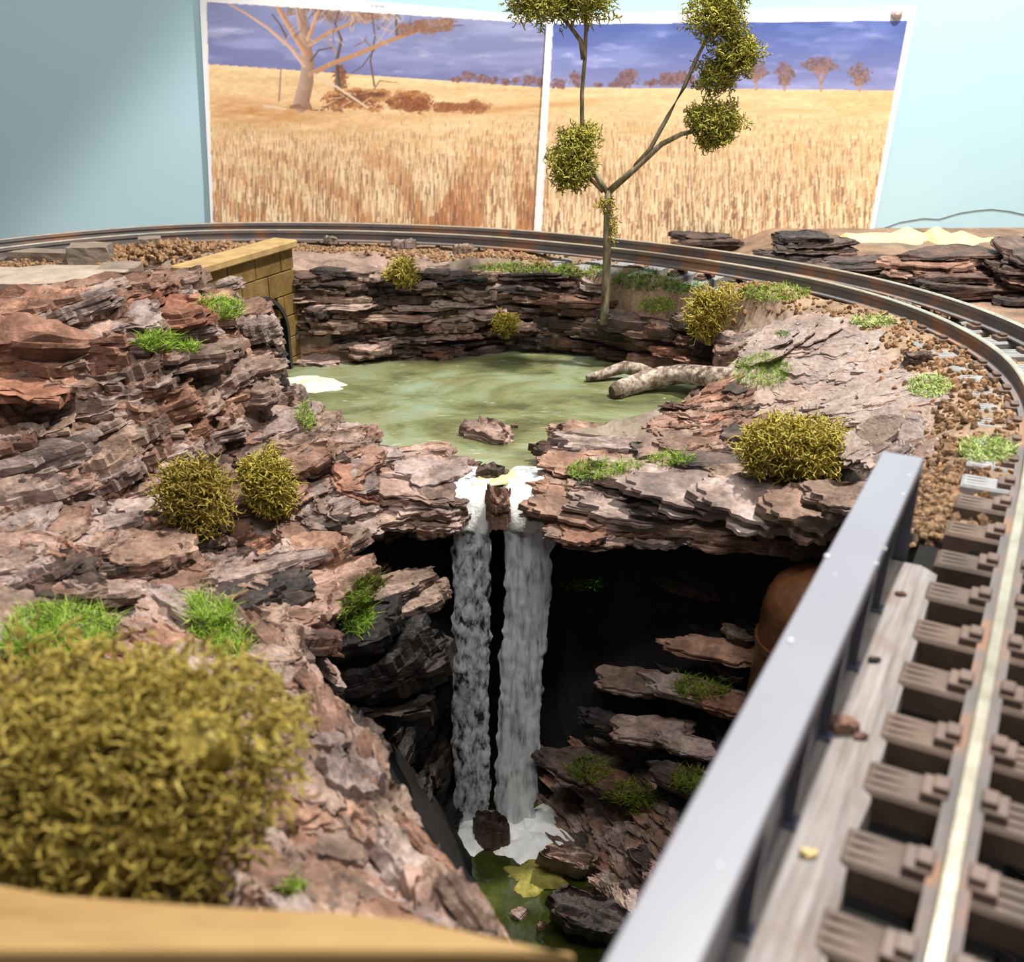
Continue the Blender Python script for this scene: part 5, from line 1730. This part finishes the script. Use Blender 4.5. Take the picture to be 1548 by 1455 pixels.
lichen(150, 1330, 600, 400, M_LICHO, 'large ochre lichen bush behind the wooden edge board', 8500, 7, 18)

def grass(name, spots, blen, bwid, mat, label, seed, lean=0.5, cat='grass'):
    r = np.random.RandomState(seed)
    V, F = [], []
    nb = 0
    roots = []
    for (px, py, rx, ry, n) in spots:
        for k in range(int(n * 1.6)):
            a, q = r.uniform(0, 2 * np.pi), math.sqrt(r.rand())
            roots.append(hit(px + rx * q * math.cos(a), py + ry * q * math.sin(a)))
    zs_ = sorted(p.y for p, _ in roots)
    med = zs_[len(zs_) // 2]
    roots = [(p, n_) for p, n_ in roots if abs(p.y - med) < 0.035]
    org = sum((p for p, _ in roots), Vector()) / len(roots)
    org.z = min(p.z for p, _ in roots)
    for p, n_ in roots:
        d = Vector((0, 0, 1)) * 0.8 + n_ * 0.35 + Vector(r.normal(size=3)) * lean
        d.z = abs(d.z) + 0.1
        d.normalize()
        L = blen * r.uniform(0.6, 1.35)
        sd_ = d.cross(Vector(r.normal(size=3))).normalized() * bwid * 0.42
        p0 = p - org - d * 0.0006
        bend = Vector(r.normal(size=3)) * 0.35 * L
        bend.z = -abs(bend.z) * 0.5
        m1 = p0 + d * L * 0.55 + bend * 0.2
        tip = p0 + d * L + bend
        V += [p0 - sd_, p0 + sd_, m1 + sd_ * 0.8, m1 - sd_ * 0.8, tip]
        F += [(nb, nb + 1, nb + 2, nb + 3), (nb + 3, nb + 2, nb + 4)]
        nb += 5
    me = mesh(name, [tuple(v) for v in V], F)
    return tag(put(name, me, mat, None, org), label, cat)
GB = dict(blen=0.0075, bwid=0.0006)
grass('grass_tuft', [(334, 468, 36, 17, 540)], 0.008, 0.0006, M_GRASS, 'bright green grass tuft on the rock in front of the culvert wall', 1)
grass('grass_tuft', [(240, 518, 34, 15, 420), (285, 526, 18, 7, 90)], 0.008, 0.0006, M_GRASS, 'yellowish green grass tuft below the red boulder on the bank', 2)
grass('grass_tuft', [(464, 630, 14, 22, 260)], 0.006, 0.0005, M_GRASS, 'small green grass tuft on the slope beside the pond inflow', 3)
grass('grass_tuft', [(95, 955, 85, 42, 900), (40, 985, 40, 30, 260)], 0.009, 0.0006, M_GRASS, 'soft green grass patch above the large ochre bush', 4)
grass('grass_tuft', [(320, 930, 34, 42, 600), (345, 975, 32, 30, 300)], 0.009, 0.0006, M_GRASS, 'tall bright grass tuft on the bank below the brownish bush', 5)
grass('grass_tuft', [(540, 928, 27, 34, 420)], 0.008, 0.0005, M_GRASS, 'vivid green grass tuft on the rock ledge over the gorge', 6)
grass('grass_tuft', [(560, 884, 22, 14, 170)], 0.007, 0.0005, M_GRASSO, 'thin olive grass tuft above the vivid tuft on the gorge ledge', 7)
grass('grass_tuft', [(1150, 562, 46, 26, 680)], 0.006, 0.0005, M_GRASS, 'bright grass tuft at the broken end of the log', 8)
grass('grass_tuft', [(790, 406, 80, 7, 420), (880, 412, 50, 8, 260)], 0.006, 0.0006, M_GRASS, 'long strip of grass along the top of the cliff left of the tree', 9)
grass('grass_tuft', [(975, 425, 48, 16, 420), (1035, 436, 30, 8, 160)], 0.007, 0.0006, M_GRASSD, 'dark green grass patch right of the tree trunk', 10)
grass('grass_tuft', [(995, 462, 28, 12, 260)], 0.006, 0.0006, M_GRASS, 'green grass tuft between the tree and the tall lichen bush', 11)
grass('grass_tuft', [(1170, 444, 55, 13, 460)], 0.006, 0.0006, M_GRASS, 'flat green grass patch beside the tall lichen bush near the rail', 12)
grass('grass_tuft', [(1182, 506, 12, 6, 70)], 0.004, 0.0005, M_GRASSD, 'tiny dark grass tuft alone on the grey slope', 13)
grass('grass_tuft', [(900, 712, 45, 15, 420), (950, 705, 24, 8, 90)], 0.006, 0.0005, M_GRASS, 'bright grass tuft on the ledge right of the waterfall lip', 14)
grass('grass_tuft', [(1015, 695, 38, 10, 240)], 0.006, 0.0005, M_GRASS, 'small grass tuft between slabs on the ledge near the wide bush', 15)
grass('grass_tuft', [(880, 885, 36, 9, 160)], 0.006, 0.0006, M_GRASSD, 'dark green moss in the shade just right of the waterfalls', 16, cat='moss')
grass('grass_tuft', [(1062, 1040, 44, 20, 420)], 0.008, 0.0006, M_GRASSO, 'olive grass tuft on the shelf halfway down the gorge', 17)
grass('grass_tuft', [(890, 1165, 32, 20, 260), (955, 1208, 40, 26, 380)], 0.008, 0.0006, M_GRASSO, 'long trail of olive grass on the slabs low in the gorge', 18)
grass('grass_tuft', [(1045, 1180, 34, 16, 260)], 0.008, 0.0006, M_GRASSO, 'olive grass tuft beside the girder low in the gorge', 19)
grass('grass_tuft', [(445, 1342, 18, 9, 120)], 0.004, 0.0005, M_GRASS, 'tiny grass tuft on the bank above the wooden edge board', 20)
grass('green_flock', [(1320, 486, 34, 9, 330)], 0.004, 0.0008, M_GRASSY, 'thin streak of yellow-green flock beside the inner rail', 21, 0.9, 'flock')
grass('green_flock', [(1405, 584, 34, 18, 520)], 0.004, 0.0008, M_GRASSY, 'pale green flock patch at the edge of the gravel by the curve', 22, 0.9, 'flock')
grass('green_flock', [(1492, 680, 44, 20, 560)], 0.004, 0.0008, M_GRASSY, 'pale yellow-green flock patch by the sleepers near the bridge end', 23, 0.9, 'flock')

# ------------------------------------------------------------------ fallen log
N = Nd('lichen_grey_twig_bark').set(0.75, 0.3)
f1 = N.noise(N.pos(), 150, 5, 0.65)
N.col(N.ramp(f1, [(0.36, (0.07, 0.045, 0.03)), (0.47, (0.24, 0.175, 0.13)), (0.58, (0.46, 0.39, 0.32)), (0.72, (0.62, 0.57, 0.50))]))
N.bump(N.noise(N.pos((2.5, 1, 1)), 180, 5, 0.7), 0.9, 0.0015)
M_TWIG = N.m
M_TWIGD = plain('twig_dark', (0.10, 0.07, 0.045), 0.8, 0.2, 0.4, 120, 0.001, 250)
M_WOOD = plain('broken_pale_wood', (0.62, 0.55, 0.44), 0.8, 0.2, 0.2, 120, 0.001, 250)
def pz(x, y, z):
    return PZ(x, y, z)
lg = [(1124, 571, ZP + .028), (1095, 572, ZP + .0245), (1060, 569, ZP + .020), (1030, 566, ZP + .016), (1000, 570, ZP + .012), (972, 577, ZP + .009), (950, 584, ZP + .0065), (930, 592, ZP + .005)]
p0 = PZ(1000, 572, ZP)
log = empty('fallen_log', p0, 'forked grey log lying from the shore into the pond', 'log')
mb = MB()
mb.tube([PZ(*q) - p0 for q in lg], [.0088, .0086, .0083, .0085, .0094, .0088, .0085, .0076], 14, 0.18, 4)
mb.build('trunk', M_TWIG, log, smooth=True)
mb = MB()
br_pts = [(985, 568, ZP + .011), (965, 560, ZP + .011), (943, 556, ZP + .0105), (925, 561, ZP + .008), (905, 568, ZP + .005), (886, 572, ZP + .003)]
mb.tube([PZ(*q) - p0 for q in br_pts], [.0055, .0062, .006, .0052, .0045, .0028], 12, 0.22, 8)
mb.build('side_branch', M_TWIG, log, smooth=True)
e0 = PZ(1124, 571, ZP + .028) - p0
mb = MB()
for k in range(7):
    a = k * 0.9
    mb.tube([e0 + Vector((-0.003, 0.005 * math.cos(a), 0.005 * math.sin(a))), e0 + Vector((0.0035 + 0.002 * (k % 3), 0.0055 * math.cos(a), 0.0058 * math.sin(a)))], [0.0028, 0.0012], 6)
mb.build('broken_end', M_WOOD, log)
e1 = PZ(930, 592, ZP + .005) - p0
mb = MB()
mb.tube([e1 + Vector((0.004, 0.001, 0.0)), e1 + Vector((-0.003, -0.002, -0.001)), e1 + Vector((-0.0042, -0.0022, -0.001))], [.0072, .0066, .003], 12, 0.15, 3)
mb.build('cut_end', M_TWIGD, log)

# ------------------------------------------------------------------ tree
N = Nd('tree_trunk_bark').set(0.8, 0.2)
f1 = N.noise(N.pos((1, 1, 0.25)), 260, 4, 0.6)
N.col(N.ramp(f1, [(0.3, (0.075, 0.06, 0.03)), (0.5, (0.20, 0.165, 0.095)), (0.7, (0.33, 0.28, 0.19))]))
N.bump(f1, 0.8, 0.0008)
M_TRUNK = N.m
TY = 0.945
tb, _ = hit(914, 484)
TY = tb.y
tree = empty('model_tree', tb, 'thin forked model gum tree with round olive foliage clumps on the cliff edge', 'tree')
def tp(x, y, dy=0.0):
    return PY(x, y, TY + dy) - tb
def limb(name, pts, r0_, r1_, sd):
    n_ = len(pts)
    rs_ = [r0_ + (r1_ - r0_) * k / (n_ - 1) for k in range(n_)]
    mb_ = MB()
    mb_.tube([tp(*q) for q in pts], rs_, 9, 0.22, sd)
    mb_.build(name, M_TRUNK, tree, smooth=True)
limb('trunk', [(913, 490), (914, 470), (915, 440), (918, 400), (918, 350), (918, 310), (920, 288)], 0.0041, 0.0030, 1)
limb('branch', [(920, 290), (960, 255), (1000, 218), (1030, 203), (1060, 196)], 0.0030, 0.0016, 2)
limb('branch', [(960, 252), (982, 226), (1010, 175), (1035, 130), (1050, 95), (1065, 65), (1078, 30)], 0.0022, 0.0013, 3)
limb('branch', [(919, 292), (905, 272), (892, 250), (882, 225), (880, 190), (880, 140), (884, 90), (886, 40), (884, 10)], 0.0026, 0.0014, 4)
limb('branch', [(882, 90), (878, 62), (862, 40), (845, 22)], 0.0022, 0.0013, 5)
limb('branch', [(912, 290), (890, 268), (870, 248)], 0.0018, 0.0012, 6)
def clump(blobs, count, mat, sd, ln=0.007, dy=0.0):
    dep = (Vector((0, TY, 0.0)) ).y * CP + 0.09
    k_ = dep / FPX
    bl_ = [(np.array(tp(x, y, dy + d_)), np.array([rx * k_, (rx + ry) * 0.5 * k_, ry * k_])) for x, y, rx, ry, d_ in blobs]
    wts = np.array([b[1][0] * b[1][2] for b in bl_])
    wts /= wts.sum()
    def fn(r):
        c, s_ = bl_[r.choice(len(bl_), p=wts)]
        v = r.normal(size=3)
        v /= np.linalg.norm(v)
        return c + v * s_ * r.uniform(0.25, 1.0) ** 0.8 * (1.0 + 0.35 * float(np.sin(v[0] * 5 + sd) * np.cos(v[2] * 6))), v + r.normal(size=3) * 0.9
    V, F = strands(fn, count, ln, 0.00050, 4, 0.75, sd)
    put('foliage', mesh('foliage', V, F, True), mat, tree)
clump([(815, 8, 40, 26, 0), (850, 0, 40, 30, .01), (890, 8, 36, 24, 0), (790, -5, 20, 30, 0), (880, -20, 40, 30, 0)], 3000, M_LEAF, 1)
clump([(1075, 22, 38, 30, 0), (1090, -8, 40, 36, .01), (1100, 40, 26, 22, 0)], 2200, M_LEAF, 2)
clump([(1110, 85, 36, 28, 0), (1085, 115, 34, 26, 0.006), (1125, 75, 22, 24, 0)], 1900, M_LEAF, 3)
clump([(1085, 185, 40, 34, 0), (1060, 178, 26, 16, 0), (1075, 210, 24, 16, 0)], 1900, M_LEAF, 4)
clump([(865, 240, 38, 46, 0), (880, 205, 30, 18, 0), (862, 265, 28, 24, 0)], 2400, M_LEAF, 5)
clump([(917, 310, 15, 14, 0)], 150, M_LICH, 6, 0.004)
clump([(926, 345, 8, 26, 0)], 130, M_LICH, 7, 0.004)

# ------------------------------------------------------------------ wooden edge board close to the lens
N = Nd('tan_edge_timber').set(0.7, 0.25)
gn = N.noise(N.pos((0.2, 1, 1)), 60, 4, 0.6)
N.col(N.ramp(gn, [(0.3, (0.24, 0.135, 0.045)), (0.55, (0.34, 0.215, 0.085)), (0.75, (0.40, 0.28, 0.13))]))
M_EDGE = N.m
ze = 0.032
far_px = [(-160, 1300), (0, 1335), (80, 1350), (300, 1366), (520, 1378), (620, 1386), (700, 1404), (790, 1424), (868, 1442)]
near_px = [(-160, 1440), (0, 1440), (80, 1440), (300, 1440), (520, 1440), (620, 1440), (700, 1440), (790, 1442), (866, 1446)]
V, F = [], []
oe = PZ(300, 1400, ze)
oe = Vector((oe.x, oe.y, ze - 0.022))
for a, b in zip(far_px, near_px):
    pa_, pb_ = PZ(*a, ze), PZ(*b, ze)
    V += [pa_ - oe, pb_ - oe, pb_ - oe - Vector((0, 0, 0.022)), pa_ - oe - Vector((0, 0, 0.022))]
m = len(far_px)
for i in range(m - 1):
    for k in range(4):
        F.append((i * 4 + k, (i + 1) * 4 + k, (i + 1) * 4 + (k + 1) % 4, i * 4 + (k + 1) % 4))
F += [(0, 1, 2, 3), tuple((m - 1) * 4 + k for k in (3, 2, 1, 0))]
eb = MB().add(V, F).build('edge_board', M_EDGE, None, oe, bevel=0.0008)
tag(eb, 'tan wooden edge board in front of the large ochre lichen bush', 'board')
# the posts it stands on
for k, x in enumerate((-0.09, -0.02)):
    zg = gz(x, 0.15)
    po = MB().box((0, 0, (ze - 0.022 - zg + 0.004) / 2 - 0.004), (0.012, 0.012, ze - 0.022 - zg + 0.004)).build('support_block', M_EDGE, eb, Vector((x, 0.158, zg)) - oe)
